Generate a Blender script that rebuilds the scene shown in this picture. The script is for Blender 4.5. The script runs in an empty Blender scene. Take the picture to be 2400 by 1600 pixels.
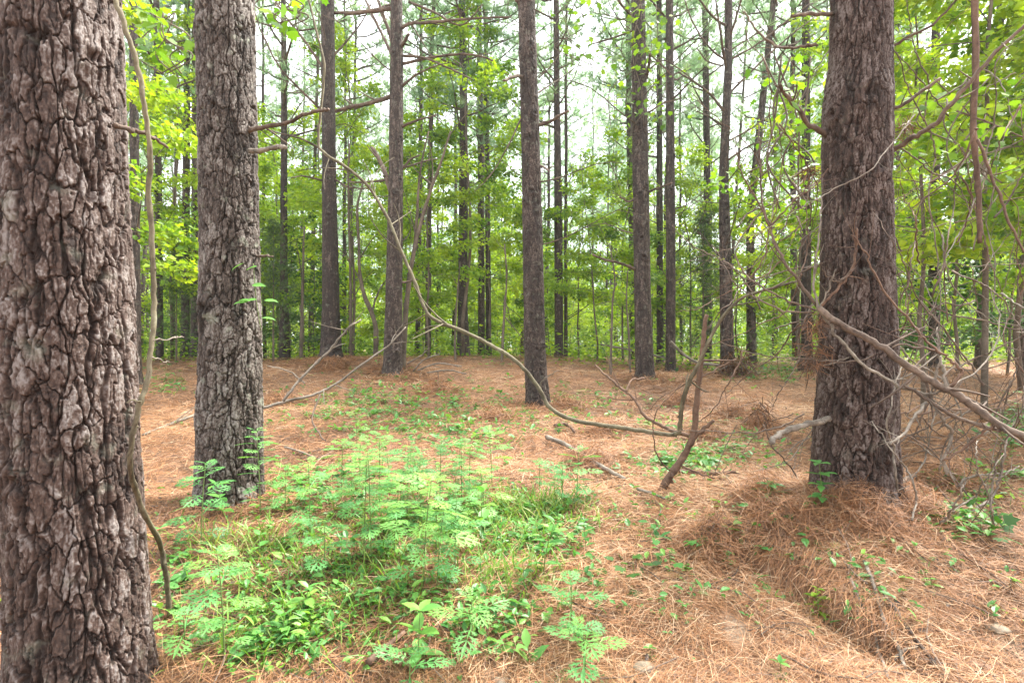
import bpy, math, random
import numpy as np
from mathutils import Vector

C = bpy.context.scene.collection
scene = bpy.context.scene
F, UC, VH, CAMH = 1307.0, 1176.0, 795.0, 1.15      # lens in photo pixels (2352 wide), centre column, horizon row, camera height

# ------------------------------------------------------------------ noise
def _h(ix, iy, seed):
    n = (ix.astype(np.int64) * 374761393 + iy.astype(np.int64) * 668265263 + seed * 1274126177) & 0x7fffffff
    n = ((n ^ (n >> 13)) * 1103515245 + 12345) & 0x7fffffff
    n = ((n ^ (n >> 15)) * 1597334677) & 0x7fffffff
    return (n & 0xffffff) / float(0xffffff)

def vn(x, y, seed=0, per=None):
    x0 = np.floor(x); y0 = np.floor(y); fx = x - x0; fy = y - y0
    fx = fx * fx * (3 - 2 * fx); fy = fy * fy * (3 - 2 * fy)
    a, b = x0, x0 + 1
    if per:
        a = np.mod(a, per); b = np.mod(b, per)
    return ((_h(a, y0, seed) * (1 - fx) + _h(b, y0, seed) * fx) * (1 - fy)
            + (_h(a, y0 + 1, seed) * (1 - fx) + _h(b, y0 + 1, seed) * fx) * fy)

def fbm(x, y, seed=0, oct=4, per=None):
    s = 0; a = .5; t = 0
    for k in range(oct):
        s = s + a * vn(x * 2 ** k, y * 2 ** k, seed + 17 * k, per * 2 ** k if per else None)
        t += a; a *= .5
    return s / t

def worley(x, y, seed, per):
    x0 = np.floor(x); y0 = np.floor(y)
    f1 = np.full(x.shape, 9.); f2 = np.full(x.shape, 9.); cid = np.zeros(x.shape); dyv = np.zeros(x.shape)
    for i in (-1, 0, 1):
        for j in (-1, 0, 1):
            cx = x0 + i; cy = y0 + j; hx = np.mod(cx, per)
            ey = cy + _h(hx, cy, seed + 5) - y; d = np.hypot(cx + _h(hx, cy, seed) - x, ey)
            n = d < f1
            f2 = np.where(n, f1, np.minimum(f2, d)); cid = np.where(n, _h(hx, cy, seed + 9), cid)
            dyv = np.where(n, ey, dyv)
            f1 = np.where(n, d, f1)
    return f1, f2, cid, dyv

def sstep(a, b, x):
    t = np.clip((x - a) / (b - a), 0, 1)
    return t * t * (3 - 2 * t)

def P(u, v, d):
    return np.array([(u - UC) / F * d, d, CAMH - (v - VH) / F * d])

# ------------------------------------------------------------------ ground
TR_BASE = [(205, 1600, 1.85), (525, 1150, 3.6), (1965, 1130, 3.0), (1237, 935, 8.0), (902, 858, 10.5), (760, 826, 11.6),
           (1482, 874, 10.0), (1540, 855, 12.5), (1672, 868, 11.0), (420, 832, 13), (1063, 822, 13), (1720, 840, 14),
           (2200, 860, 9), (2330, 1000, 4.2), (1300, 826, 13.5), (660, 832, 12.5), (1176, 1568, 1.95), (2352, 1568, 1.9), (700, 1568, 1.95),
           (1520, 1130, 3.6), (2250, 1250, 2.6), (1400, 1300, 2.6), (-200, 1200, 3.2), (2700, 900, 6)]
_bx = np.array([(u - UC) / F * d for u, v, d in TR_BASE]); _by = np.array([d for u, v, d in TR_BASE])
_bz = np.array([CAMH - (v - VH) / F * d for u, v, d in TR_BASE])
def _trend(y):
    return np.interp(y, [-20, 0, 1.5, 2.5, 3.5, 8, 10, 12.5, 14, 20, 40, 120], [0, -.02, 0, .12, .2, .3, .5, .66, .70, .58, .5, .5])
def _kern(x, y):
    s2 = (.25 + .16 * _by) ** 2
    return np.exp(-((x[..., None] - _bx) ** 2 + (y[..., None] - _by) ** 2) / s2)
_w = np.linalg.solve(_kern(_bx, _by) + np.eye(len(_bx)) * .02, _bz - _trend(_by))
def gz(x, y):
    x = np.asarray(x, float); y = np.asarray(y, float)
    z = _trend(y) + _kern(x, y) @ _w
    z = z + .13 * (fbm(x * .9 + 40, y * .9 + 40, 3, 3) - .5) + .06 * (fbm(x * 4 + 9, y * 4 + 90, 8, 3) - .5) + .035 * (fbm(x * 11 + 3, y * 11 + 50, 18, 2) - .5)
    # washed-out ledge beside the big red-brown trunk
    ax, ay, bx_, by_ = 1.10, 2.66, 1.36, 2.05
    L = math.hypot(bx_ - ax, by_ - ay); tx, ty = (bx_ - ax) / L, (by_ - ay) / L
    al = (x - ax) * tx + (y - ay) * ty; sd = (x - ax) * ty - (y - ay) * tx + .06 * (fbm(x * 5, y * 5, 77, 2) - .5)
    win = sstep(-.15, .15, al) * (1 - sstep(L - .1, L + .3, al))
    z = z - .12 * win * sstep(-.015, .02, sd) * np.exp(-np.maximum(sd, 0) / .3)
    return z
# find which side of the ledge line is low: sd>0 is the side towards -x
_gxs = np.arange(-24, 24.01, .06); _gys = np.arange(.6, 42, .06)
_GG = gz(*np.meshgrid(_gxs, _gys))
def gzf(x, y):
    fx = np.clip((x + 24) / .06, 0, len(_gxs) - 1.001); fy = np.clip((y - .6) / .06, 0, len(_gys) - 1.001); i = fx.astype(int); j = fy.astype(int); fx = fx - i; fy = fy - j
    return (_GG[j, i] * (1 - fx) + _GG[j, i + 1] * fx) * (1 - fy) + (_GG[j + 1, i] * (1 - fx) + _GG[j + 1, i + 1] * fx) * fy
def ghit(u, v, dmin=1.2, dmax=40):
    u = np.atleast_1d(np.asarray(u, float)); v = np.atleast_1d(np.asarray(v, float)); ds = np.geomspace(dmin, dmax, 420)
    out = np.full(u.shape, np.nan)
    for a in range(0, len(u), 2000):
        uu = u[a:a + 2000, None]; vv = v[a:a + 2000, None]
        hit = CAMH - (vv - VH) / F * ds < gzf((uu - UC) / F * ds, np.broadcast_to(ds, (len(uu), len(ds))))
        out[a:a + 2000] = np.where(hit.any(1), ds[hit.argmax(1)], np.nan)
    ok = ~np.isnan(out); x = (u - UC) / F * out; z = np.zeros(u.shape); z[ok] = gzf(x[ok], out[ok])
    return np.stack([x, out, z], -1), ok

# ------------------------------------------------------------------ mesh building
class MB:
    def __init__(s): s.v = []; s.f = []; s.t = []; s.n = 0
    def add(s, v, f, tint=.5, mat=0):
        v = np.asarray(v, float).reshape(-1, 3)
        s.v.append(v); s.t.append(np.broadcast_to(np.asarray(tint, float), (len(v),)))
        for a in (f if isinstance(f, list) else [f]):
            a = np.asarray(a, np.int64)
            if len(a): s.f.append((a + s.n, mat))
        s.n += len(v)
    def mesh(s, name, mats, smooth=True, attr='tint'):
        me = bpy.data.meshes.new(name)
        v = np.concatenate(s.v) if s.v else np.zeros((0, 3)); t = np.concatenate(s.t) if s.t else np.zeros(0)
        me.vertices.add(len(v)); me.vertices.foreach_set('co', v.astype(np.float32).ravel())
        lt = np.concatenate([np.full(len(f), f.shape[1], np.int32) for f, m in s.f])
        li = np.concatenate([f.ravel() for f, m in s.f]).astype(np.int32)
        mi = np.concatenate([np.full(len(f), m, np.int32) for f, m in s.f])
        me.loops.add(len(li)); me.loops.foreach_set('vertex_index', li)
        me.polygons.add(len(lt)); me.polygons.foreach_set('loop_start', np.concatenate([[0], np.cumsum(lt)[:-1]]).astype(np.int32))
        me.polygons.foreach_set('material_index', mi)
        me.polygons.foreach_set('use_smooth', np.full(len(lt), smooth, bool))
        a = me.attributes.new(attr, 'FLOAT', 'POINT'); a.data.foreach_set('value', t.astype(np.float32))
        for m in (mats if isinstance(mats, (list, tuple)) else [mats]): me.materials.append(m)
        me.update(calc_edges=True)
        return me

def link(name, me, parent=None, loc=None):
    o = bpy.data.objects.new(name, me); C.objects.link(o)
    if parent: o.parent = parent
    if loc is not None: o.location = loc
    return o
def tag(o, label, cat, group=None):
    o['label'] = label; o['category'] = cat
    if group: o['group'] = group
    return o
def thing(name, label, cat, loc=(0, 0, 0), group=None):
    return tag(link(name, None, None, loc), label, cat, group)
def kind(o, k): o['kind'] = k; return o

def norm(a): return a / np.maximum(np.linalg.norm(a, axis=-1, keepdims=True), 1e-9)

def cat(pts, m=6):
    p = np.asarray(pts, float)
    if len(p) < 3:
        t = np.linspace(0, 1, m + 1)[:, None]; return p[0] * (1 - t) + p[-1] * t
    q = np.vstack([2 * p[0] - p[1], p, 2 * p[-1] - p[-2]]); out = []
    for i in range(1, len(q) - 2):
        for t in np.arange(m) / m:
            out.append(.5 * (2 * q[i] + (q[i + 1] - q[i - 1]) * t + (2 * q[i - 1] - 5 * q[i] + 4 * q[i + 1] - q[i + 2]) * t * t
                             + (3 * q[i] - q[i - 1] - 3 * q[i + 1] + q[i + 2]) * t ** 3))
    out.append(q[-2]); return np.array(out)

def tube(pts, r, n=6, cap=True):
    p = np.asarray(pts, float); K = len(p); r = np.broadcast_to(np.asarray(r, float), (K,))
    T = norm(np.gradient(p, axis=0)); a = np.array([0., 0, 1]) if abs(T[0, 2]) < .9 else np.array([1., 0, 0])
    U = np.zeros((K, 3)); x = a - T[0] * (a @ T[0])
    for i in range(K):
        x = x - T[i] * (x @ T[i]); x = x / max(np.linalg.norm(x), 1e-9); U[i] = x
    V = np.cross(T, U); th = np.arange(n) * 2 * math.pi / n
    v = p[:, None] + r[:, None, None] * (np.cos(th)[None, :, None] * U[:, None] + np.sin(th)[None, :, None] * V[:, None])
    i = np.arange(K - 1)[:, None] * n; j = np.arange(n)[None]; j2 = (j + 1) % n
    f = np.stack([i + j, i + j2, i + n + j2, i + n + j], -1).reshape(-1, 4)
    fs = [f]
    if cap:
        fs += [np.arange(n)[None, ::-1], ((K - 1) * n + np.arange(n))[None]]
    return v.reshape(-1, 3), fs

def batch(T, faces, pos, X, Z, sc):
    """copies of a small template, x along X, z near Z"""
    T = np.asarray(T, float); N = len(pos); k = len(T)
    X = norm(X); Y = norm(np.cross(Z, X)); Z = np.cross(X, Y)
    sc = np.asarray(sc, float); sc = sc[:, None] if sc.ndim == 1 else sc
    S = T[None] * (sc[:, None, :] if sc.shape[1] == 3 else sc[:, None, :])
    v = pos[:, None] + S[..., 0:1] * X[:, None] + S[..., 1:2] * Y[:, None] + S[..., 2:3] * Z[:, None]
    fs = [(np.arange(N)[:, None, None] * k + np.asarray(f)[None]).reshape(-1, np.asarray(f).shape[1]) for f in faces]
    return v.reshape(-1, 3), fs

KITE = ([(0, 0, 0), (.42, .36, .07), (1, 0, -.05), (.42, -.36, .07)], [[(0, 2, 1), (0, 3, 2)]])
OVATE = ([(0, 0, 0), (.22, .2, .05), (.22, 0, 0), (.22, -.2, .05), (.5, .25, .05), (.5, 0, -.01), (.5, -.25, .05), (.78, .14, .0), (.78, 0, -.05), (.78, -.14, .0), (1, 0, -.13)],
         [[(2, 5, 4, 1), (3, 6, 5, 2), (5, 8, 7, 4), (6, 9, 8, 5)], [(0, 2, 1), (0, 3, 2), (8, 10, 7), (9, 10, 8)]])
def lobed():
    v = [(.0, 0, 0)]; ang = [-150, -120, -85, -60, -35, -14, 0, 14, 35, 60, 85, 120, 150]; rad = [.42, .5, .36, .55, .36, .5, .66, .5, .36, .55, .36, .5, .42]
    for a, r in zip(ang, rad):
        a = math.radians(a); v.append((.38 + r * math.cos(a), r * math.sin(a), -.12 * r * r))
    return v, [[(0, i, i + 1) for i in range(1, 13)]]
LOBED = lobed()
def ragleaf():
    v = []; f = []
    def kite(x, y, a, L, w):
        b = len(v); c, s = math.cos(a), math.sin(a)
        for lx, ly in ((0, 0), (.5, w), (1, 0), (.5, -w)):
            px, py = x + L * (lx * c - ly * s), y + L * (lx * s + ly * c)
            v.append((px, py, -.28 * px * px - .25 * py * py))
        f.append((b, b + 3, b + 2, b + 1))
    kite(0, 0, 0, .55, .04); kite(.5, 0, 0, .5, .09)
    for t, L in ((.2, .22), (.36, .34), (.52, .36), (.67, .28), (.8, .17)):
        for s in (1, -1):
            a = s * .95; kite(t, 0, a, L, .11)
            for q in (.4, .68):
                kite(t + L * q * math.cos(a), L * q * math.sin(a), a + .75, L * .42 * (1.3 - q), .15)
                kite(t + L * q * math.cos(a), L * q * math.sin(a), a - .75, L * .42 * (1.3 - q), .15)
    return v, [f]
RAG = ragleaf()
def tuft(n=14, seed=1, w=.035):
    rg = random.Random(seed); v = []; f = []
    for i in range(n):
        a = rg.uniform(0, 6.283); sp = rg.uniform(.15, 1.25); L = rg.uniform(.75, 1.1)
        d = np.array([math.cos(sp), math.sin(sp) * math.cos(a), math.sin(sp) * math.sin(a)])
        s = np.cross(d, [rg.gauss(0, 1), rg.gauss(0, 1), rg.gauss(0, 1)]); s = s / np.linalg.norm(s) * w
        b = len(v); v += [tuple(-s), tuple(s), tuple(d * L - np.array([.12 * L * 0, 0, 0]))]; f.append((b, b + 1, b + 2))
    return v, [f]

# ------------------------------------------------------------------ materials
def mat(name):
    m = bpy.data.materials.new(name); m.use_nodes = True; nt = m.node_tree; nt.nodes.clear()
    return m, nt, (lambda t, **k: _node(nt, t, **k)), nt.links.new
def _node(nt, t, **k):
    n = nt.nodes.new('ShaderNode' + t)
    for a, b in k.items(): setattr(n, a, b)
    return n
def ramp(nd, stops):
    e = nd.color_ramp.elements
    while len(e) < len(stops): e.new(.5)
    for x, (p, c) in zip(e, stops): x.position = p; x.color = (*c, 1)
    return nd

def leaf_mat(name, stops, trans=.45, rough=.5, rnd=.35, tcol=(1.15, 1.1, .55)):
    m, nt, N, L = mat(name); out = N('OutputMaterial')
    at = N('Attribute', attribute_name='tint'); oi = N('ObjectInfo')
    ma = N('Math', operation='MULTIPLY_ADD'); ma.inputs[1].default_value = rnd; L(oi.outputs['Random'], ma.inputs[0]); L(at.outputs['Fac'], ma.inputs[2])
    sb = N('Math', operation='SUBTRACT'); L(ma.outputs[0], sb.inputs[0]); sb.inputs[1].default_value = rnd / 2
    rp = ramp(N('ValToRGB'), stops); L(sb.outputs[0], rp.inputs[0])
    p = N('BsdfPrincipled'); L(rp.outputs[0], p.inputs['Base Color']); p.inputs['Roughness'].default_value = rough
    p.inputs['Specular IOR Level'].default_value = .35
    mx = N('Mix', data_type='RGBA', blend_type='MULTIPLY'); mx.inputs[0].default_value = 1; L(rp.outputs[0], mx.inputs[6]); mx.inputs[7].default_value = (*tcol, 1)
    tr = N('BsdfTranslucent'); L(mx.outputs[2], tr.inputs[0])
    ms = N('MixShader'); ms.inputs[0].default_value = trans; L(p.outputs[0], ms.inputs[1]); L(tr.outputs[0], ms.inputs[2]); L(ms.outputs[0], out.inputs[0])
    return m

def wood_mat(name, c1, c2, scale=40., stretch=6., rough=.85, bump=.4, lichen=None):
    m, nt, N, L = mat(name); out = N('OutputMaterial'); tc = N('TexCoord')
    n1 = N('TexNoise'); n1.inputs['Scale'].default_value = scale; n1.inputs['Detail'].default_value = 8; n1.inputs['Roughness'].default_value = .75; L(tc.outputs['Object'], n1.inputs['Vector'])
    n2 = N('TexNoise'); n2.inputs['Scale'].default_value = scale * .12; n2.inputs['Detail'].default_value = 3; L(tc.outputs['Object'], n2.inputs['Vector'])
    ad = N('Math', operation='MULTIPLY_ADD'); ad.inputs[1].default_value = 1.0; L(n1.outputs[0], ad.inputs[0]); L(n2.outputs[0], ad.inputs[2])
    at = N('Attribute', attribute_name='tint'); ad2 = N('Math', operation='MULTIPLY_ADD'); ad2.inputs[1].default_value = .5; L(at.outputs['Fac'], ad2.inputs[0]); L(ad.outputs[0], ad2.inputs[2])
    dv_ = N('Math', operation='MULTIPLY'); dv_.inputs[1].default_value = .5; L(ad2.outputs[0], dv_.inputs[0]); rp = ramp(N('ValToRGB'), [(.5, c1), (.78, c2)] if not lichen else [(.5, c1), (.72, c2), (.8, lichen)]); L(dv_.outputs[0], rp.inputs[0])
    p = N('BsdfPrincipled'); p.inputs['Roughness'].default_value = rough; L(rp.outputs[0], p.inputs['Base Color']); p.inputs['Specular IOR Level'].default_value = .3
    b = N('Bump'); b.inputs['Strength'].default_value = bump; b.inputs['Distance'].default_value = .01; L(n1.outputs[0], b.inputs['Height']); L(b.outputs[0], p.inputs['Normal'])
    L(p.outputs[0], out.inputs[0]); return m

def bark_mat(name, deep, mid, top, lich=.0, rv=.0):
    m, nt, N, L = mat(name); out = N('OutputMaterial'); tc = N('TexCoord')
    at = N('Attribute', attribute_name='tint')
    n1 = N('TexNoise'); n1.inputs['Scale'].default_value = 55; n1.inputs['Detail'].default_value = 6; n1.inputs['Roughness'].default_value = .65; L(tc.outputs['Object'], n1.inputs['Vector'])
    n2 = N('TexNoise'); n2.inputs['Scale'].default_value = 9; n2.inputs['Detail'].default_value = 4; L(tc.outputs['Object'], n2.inputs['Vector'])
    a1 = N('Math', operation='MULTIPLY_ADD'); a1.inputs[1].default_value = .55; L(n1.outputs[0], a1.inputs[0]); L(at.outputs['Fac'], a1.inputs[2])
    a2 = N('Math', operation='MULTIPLY_ADD'); a2.inputs[1].default_value = .5; L(n2.outputs[0], a2.inputs[0]); L(a1.outputs[0], a2.inputs[2])
    oi = N('ObjectInfo'); a4 = N('Math', operation='MULTIPLY_ADD'); a4.inputs[1].default_value = rv; L(oi.outputs['Random'], a4.inputs[0]); L(a2.outputs[0], a4.inputs[2])
    a3 = N('Math', operation='SUBTRACT'); a3.inputs[1].default_value = .5 + rv / 2; L(a4.outputs[0], a3.inputs[0])
    rp = ramp(N('ValToRGB'), [(.1, deep), (.48, mid), (.68, tuple((a + b) / 2 for a, b in zip(mid, top))), (.92, top)]); L(a3.outputs[0], rp.inputs[0])  # deep end is under-bark brown, darkened further to paint in crevice shade
    n3 = N('TexNoise'); n3.inputs['Scale'].default_value = 13; n3.inputs['Detail'].default_value = 5; L(tc.outputs['Object'], n3.inputs['Vector'])
    lr = ramp(N('ValToRGB'), [(.60, (0, 0, 0)), (.72, (lich,) * 3)]); L(n3.outputs[0], lr.inputs[0])
    mx = N('Mix', data_type='RGBA'); L(lr.outputs[0], mx.inputs[0]); L(rp.outputs[0], mx.inputs[6]); mx.inputs[7].default_value = (.30, .32, .25, 1)
    p = N('BsdfPrincipled'); p.inputs['Roughness'].default_value = .72; p.inputs['Specular IOR Level'].default_value = .4; L(mx.outputs[2], p.inputs['Base Color'])
    n4 = N('TexNoise'); n4.inputs['Scale'].default_value = 130; n4.inputs['Detail'].default_value = 7; n4.inputs['Roughness'].default_value = .7; L(tc.outputs['Object'], n4.inputs['Vector'])
    b = N('Bump'); b.inputs['Strength'].default_value = 1; b.inputs['Distance'].default_value = .008; L(n4.outputs[0], b.inputs['Height'])
    b2 = N('Bump'); b2.inputs['Strength'].default_value = .6; b2.inputs['Distance'].default_value = .01; L(n1.outputs[0], b2.inputs['Height']); L(b.outputs[0], b2.inputs['Normal']); L(b2.outputs[0], p.inputs['Normal'])
    L(p.outputs[0], out.inputs[0]); return m

M = {}
M['leaf'] = leaf_mat('broad_leaf', [(0, (.055, .14, .015)), (.35, (.135, .265, .02)), (.65, (.235, .375, .025)), (1, (.33, .45, .03))], .55, tcol=(1.15, 1.1, .45))
M['darkleaf'] = leaf_mat('dark_leaf', [(0, (.02, .06, .015)), (.5, (.04, .12, .02)), (1, (.09, .2, .025))], .4)
M['needle'] = leaf_mat('pine_needle', [(0, (.11, .20, .12)), (.5, (.20, .32, .19)), (1, (.33, .42, .24))], .6, .45, .3, (1.05, 1.1, .8))
M['cedar'] = leaf_mat('cedar_foliage', [(0, (.03, .065, .022)), (.5, (.06, .11, .035)), (1, (.11, .17, .05))], .4)
M['rag'] = leaf_mat('ragweed_leaf', [(0, (.045, .15, .04)), (.5, (.10, .28, .085)), (1, (.21, .40, .08))], .4, .5, .6, (1.1, 1.1, .6))
M['herb'] = leaf_mat('herb_leaf', [(0, (.04, .14, .03)), (.5, (.09, .25, .055)), (1, (.20, .37, .06))], .4, .42, .55, (1.1, 1.1, .6))
M['grass'] = leaf_mat('grass_blade', [(0, (.05, .15, .02)), (.5, (.12, .26, .03)), (1, (.33, .36, .11))], .4, .45, 0)
M['dead'] = leaf_mat('dead_needle', [(0, (.045, .028, .02)), (.22, (.14, .074, .042)), (.5, (.315, .148, .066)), (.78, (.45, .245, .118)), (1, (.53, .39, .25))], .18, .55, 0, (1, .9, .7))
M['bark1'] = bark_mat('flaky_bark', (.020, .010, .007), (.074, .044, .033), (.215, .19, .178), .25)
M['bark2'] = bark_mat('grey_bark', (.020, .013, .009), (.066, .047, .037), (.21, .19, .17), .5)
M['bark9'] = bark_mat('red_bark', (.018, .009, .006), (.050, .027, .019), (.15, .12, .107), .1)
M['bark'] = bark_mat('pine_bark', (.018, .011, .008), (.040, .025, .019), (.125, .094, .078), .25, .22)
M['twig'] = wood_mat('dead_wood', (.04, .026, .019), (.165, .12, .09), 60)
M['pale'] = wood_mat('bleached_wood', (.075, .06, .046), (.26, .222, .18), 60)
M['brownwood'] = wood_mat('brown_wood', (.05, .027, .018), (.16, .098, .066), 50)
M['vine'] = wood_mat('smooth_stem', (.045, .035, .021), (.13, .112, .07), 45, lichen=(.18, .18, .125))
M['stem'] = wood_mat('green_stem', (.07, .11, .03), (.15, .20, .06), 30)
M['sapbark'] = wood_mat('sapling_bark', (.06, .045, .033), (.17, .135, .10), 30)
M['stone'] = wood_mat('pale_stone', (.14, .11, .075), (.32, .265, .195), 20)

def ground_mat():
    m, nt, N, L = mat('pine_straw_ground'); out = N('OutputMaterial'); tc = N('TexCoord'); p = N('BsdfPrincipled'); p.inputs['Roughness'].default_value = .9
    n1 = N('TexNoise'); n1.inputs['Scale'].default_value = 30; n1.inputs['Detail'].default_value = 8; n1.inputs['Roughness'].default_value = .7; L(tc.outputs['Object'], n1.inputs['Vector'])
    n2 = N('TexNoise'); n2.inputs['Scale'].default_value = 1.1; n2.inputs['Detail'].default_value = 4; L(tc.outputs['Object'], n2.inputs['Vector'])
    rp = ramp(N('ValToRGB'), [(.3, (.07, .04, .025)), (.5, (.20, .105, .056)), (.7, (.36, .20, .11))]); L(n1.outputs[0], rp.inputs[0])
    at = N('Attribute', attribute_name='tint')
    mx = N('Mix', data_type='RGBA'); L(at.outputs['Fac'], mx.inputs[0]); L(rp.outputs[0], mx.inputs[6])
    sr = ramp(N('ValToRGB'), [(.35, (.26, .19, .125)), (.65, (.46, .36, .26))]); L(n1.outputs[0], sr.inputs[0]); L(sr.outputs[0], mx.inputs[7])
    gr = ramp(N('ValToRGB'), [(.42, (.75, .75, .75)), (.6, (1.1, 1.1, 1.1))]); L(n2.outputs[0], gr.inputs[0])
    m2 = N('Mix', data_type='RGBA', blend_type='MULTIPLY'); m2.inputs[0].default_value = 1; L(mx.outputs[2], m2.inputs[6]); L(gr.outputs[0], m2.inputs[7])
    L(m2.outputs[2], p.inputs['Base Color'])
    b = N('Bump'); b.inputs['Strength'].default_value = .8; b.inputs['Distance'].default_value = .03; L(n1.outputs[0], b.inputs['Height']); L(b.outputs[0], p.inputs['Normal'])
    L(p.outputs[0], out.inputs[0]); return m
M['ground'] = ground_mat()

# ------------------------------------------------------------------ ground sheet
rr = np.concatenate([np.geomspace(.35, 20, 330), np.geomspace(20.8, 320, 50)]); na = 900
th = np.arange(na) * 2 * math.pi / na
gx = rr[:, None] * np.cos(th); gy = rr[:, None] * np.sin(th)
SAND = [(1690, 1450, 60, 40), (1480, 1545, 90, 25), (1130, 1560, 50, 15), (2320, 1490, 50, 50)]
SANDP = []
for u, v, ru, rv in SAND:
    h, ok = ghit([u], [v]); d = h[0, 1]; SANDP.append((h[0, 0], h[0, 1], ru / F * d, rv / F * d * d / .95))
def sand(x, y):
    s = np.zeros(np.shape(x))
    for sx, sy, ax, ay in SANDP:
        s = np.maximum(s, np.exp(-(((x - sx) / ax) ** 2 + ((y - sy) / ay) ** 2)))
    return s
gzv = gz(gx, gy)
st = .85 * sstep(.45, .95, sand(gx, gy) + .5 * (fbm(gx * 9, gy * 9, 21, 3) - .5))
b = MB(); i = np.arange(len(rr) - 1)[:, None] * na; j = np.arange(na)[None]; j2 = (j + 1) % na
b.add(np.stack([gx, gy, gzv], -1), [np.stack([i + j, i + na + j, i + na + j2, i + j2], -1).reshape(-1, 4), np.arange(na)[None]], st.ravel())
kind(link('ground', b.mesh('ground', M['ground'])), 'structure')

# ------------------------------------------------------------------ pine straw (uncountable)
rg = np.random.default_rng(4)
def straw(n, d0, d1, wsc, seed, tx=1.25, up=0.0):
    r = np.random.default_rng(seed)
    y = np.exp(r.uniform(math.log(d0), math.log(d1), n)); x = y * r.uniform(-tx, tx, n)
    keep = r.random(n) > .6 * sstep(.3, .9, sand(x, y)); x, y = x[keep], y[keep]; n = len(x)
    q = (y / 2) ** .75; L = r.uniform(.09, .2, n) * (y / 2) ** .3; w = .0019 * q * wsc * r.uniform(.7, 1.3, n)
    base = 6.28 * fbm(x * 1.6 + 5, y * 1.6 + 5, 31, 2) * 2; az = base + r.normal(0, 1.35, n)
    pit = r.normal(.05, .2, n) + up * r.random(n) ** 2
    lift = np.abs(r.normal(0, .012, n)) * (1 + y * .12) + .004
    dx = np.stack([np.cos(az) * np.cos(pit), np.sin(az) * np.cos(pit), np.sin(pit)], -1)
    side = norm(np.cross(dx, np.stack([r.normal(0, .45, n), r.normal(0, .45, n), np.ones(n)], -1)))
    c = np.stack([x, y, gz(x, y) + lift], -1); bend = r.normal(0, .10, n)[:, None] * L[:, None] * side + np.array([0, 0, 1.]) * (r.uniform(.0, .07, n) * L)[:, None]
    a0 = c - dx * L[:, None] / 2; a1 = c + bend; a2 = c + dx * L[:, None] / 2
    # keep needle ends from hiding under bumps of the ground
    for a in (a0, a1, a2): a[:, 2] = np.maximum(a[:, 2], gz(a[:, 0], a[:, 1]) + .002 + .008 * r.random(n) * (y / 2))
    s = side * w[:, None] / 2
    v = np.stack([a0 - s, a0 + s, a1 - s, a1 + s, a2 - s * .5, a2 + s * .5], 1)
    f = (np.arange(n)[:, None, None] * 6 + np.array([(0, 1, 3, 2), (2, 3, 5, 4)])[None]).reshape(-1, 4)
    patch = fbm(x * .8 + 3, y * .8 + 7, 51, 3)
    t = np.clip(r.normal(.5, .27, n) + (patch - .5) * .8, 0, 1)
    return v.reshape(-1, 3), f, np.repeat(t, 6)
b = MB()
v, f, t = straw(250000, 1.25, 17, .74, 1); b.add(v, f, t)
v, f, t = straw(40000, 1.3, 12, .75, 2, up=1.1); b.add(v, f, t)
# straw heaped against the tree bases and shaggy humps
def heap(x, y, R, n, seed, hgt=.1, wsc=1.0):
    r = np.random.default_rng(seed); a = r.uniform(0, 6.283, n); q = R * np.sqrt(r.random(n)) * r.uniform(.5, 1.2, n)
    px, py = x + q * np.cos(a), y + q * np.sin(a); z = gz(px, py) + hgt * np.exp(-(q / R * 1.4) ** 2) * r.random(n)
    L = r.uniform(.1, .2, n) * (y / 3) ** .3; w = .0015 * (y / 2) ** .75 * wsc
    az = a + r.normal(0, 1.3, n); pit = -r.uniform(-.3, .9, n) * np.exp(-(q / R) ** 2) + r.normal(0, .15, n)
    X = np.stack([np.cos(az) * np.cos(pit), np.sin(az) * np.cos(pit), np.sin(pit)], -1)
    T = [(-.5, -1, 0), (-.5, 1, 0), (0, -1, .06), (0, 1, .06), (.5, -.4, 0), (.5, .4, 0)]
    return batch(T, [[(0, 1, 3, 2), (2, 3, 5, 4)]], np.stack([px, py, z], -1), X, np.stack([r.normal(0, .4, n), r.normal(0, .4, n), np.ones(n)], -1),
                 np.stack([L, np.full(n, w / 2), L], -1)), np.repeat(np.clip(r.normal(.42, .2, n), 0, 1), 6)
for k, (u, v_, d) in enumerate(TR_BASE[:9]):
    x = (u - UC) / F * d; R = .3 + .035 * d
    (v, f), t = heap(x, d - .05, R * 1.3, 2000 if d > 2 else 600, 100 + k, .06); b.add(v, f, t)
HUMPS = [(1690, 960, .35), (1750, 985, .28), (1130, 965, .4), (1400, 1000, .35), (1620, 1010, .3), (760, 845, .5), (1000, 900, .5), (1570, 930, .4), (1740, 1160, .22), (1640, 1250, .2), (1800, 1230, .25),
         (2100, 1180, .25), (1980, 1200, .25), (1300, 940, .35), (640, 930, .4), (1350, 1070, .3), (2200, 1120, .3)]
for k in range(11):      # straw hanging over the washed-out ledge
    q = k / 10; r = np.random.default_rng(270 + k); n = 55; px = 1.10 + .26 * q + r.normal(.035, .03, n); py = 2.66 - .61 * q + r.normal(0, .04, n); az = math.pi + .4 + r.normal(0, .7, n); pit = -r.uniform(.0, 1.1, n); L = r.uniform(.09, .19, n)
    v, f = batch([(-.5, -1, 0), (-.5, 1, 0), (0, -1, .06), (0, 1, .06), (.5, -.4, -.1), (.5, .4, -.1)], [[(0, 1, 3, 2), (2, 3, 5, 4)]], np.stack([px, py, gz(px + .05, py) + .015], -1), np.stack([np.cos(az) * np.cos(pit), np.sin(az) * np.cos(pit), np.sin(pit)], -1), np.stack([r.normal(0, .4, n), r.normal(0, .4, n), np.ones(n)], -1), np.stack([L, np.full(n, .0009), L], -1))
    b.add(v, f, np.repeat(np.clip(r.normal(.45, .25, n), 0, 1), 6))
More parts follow.
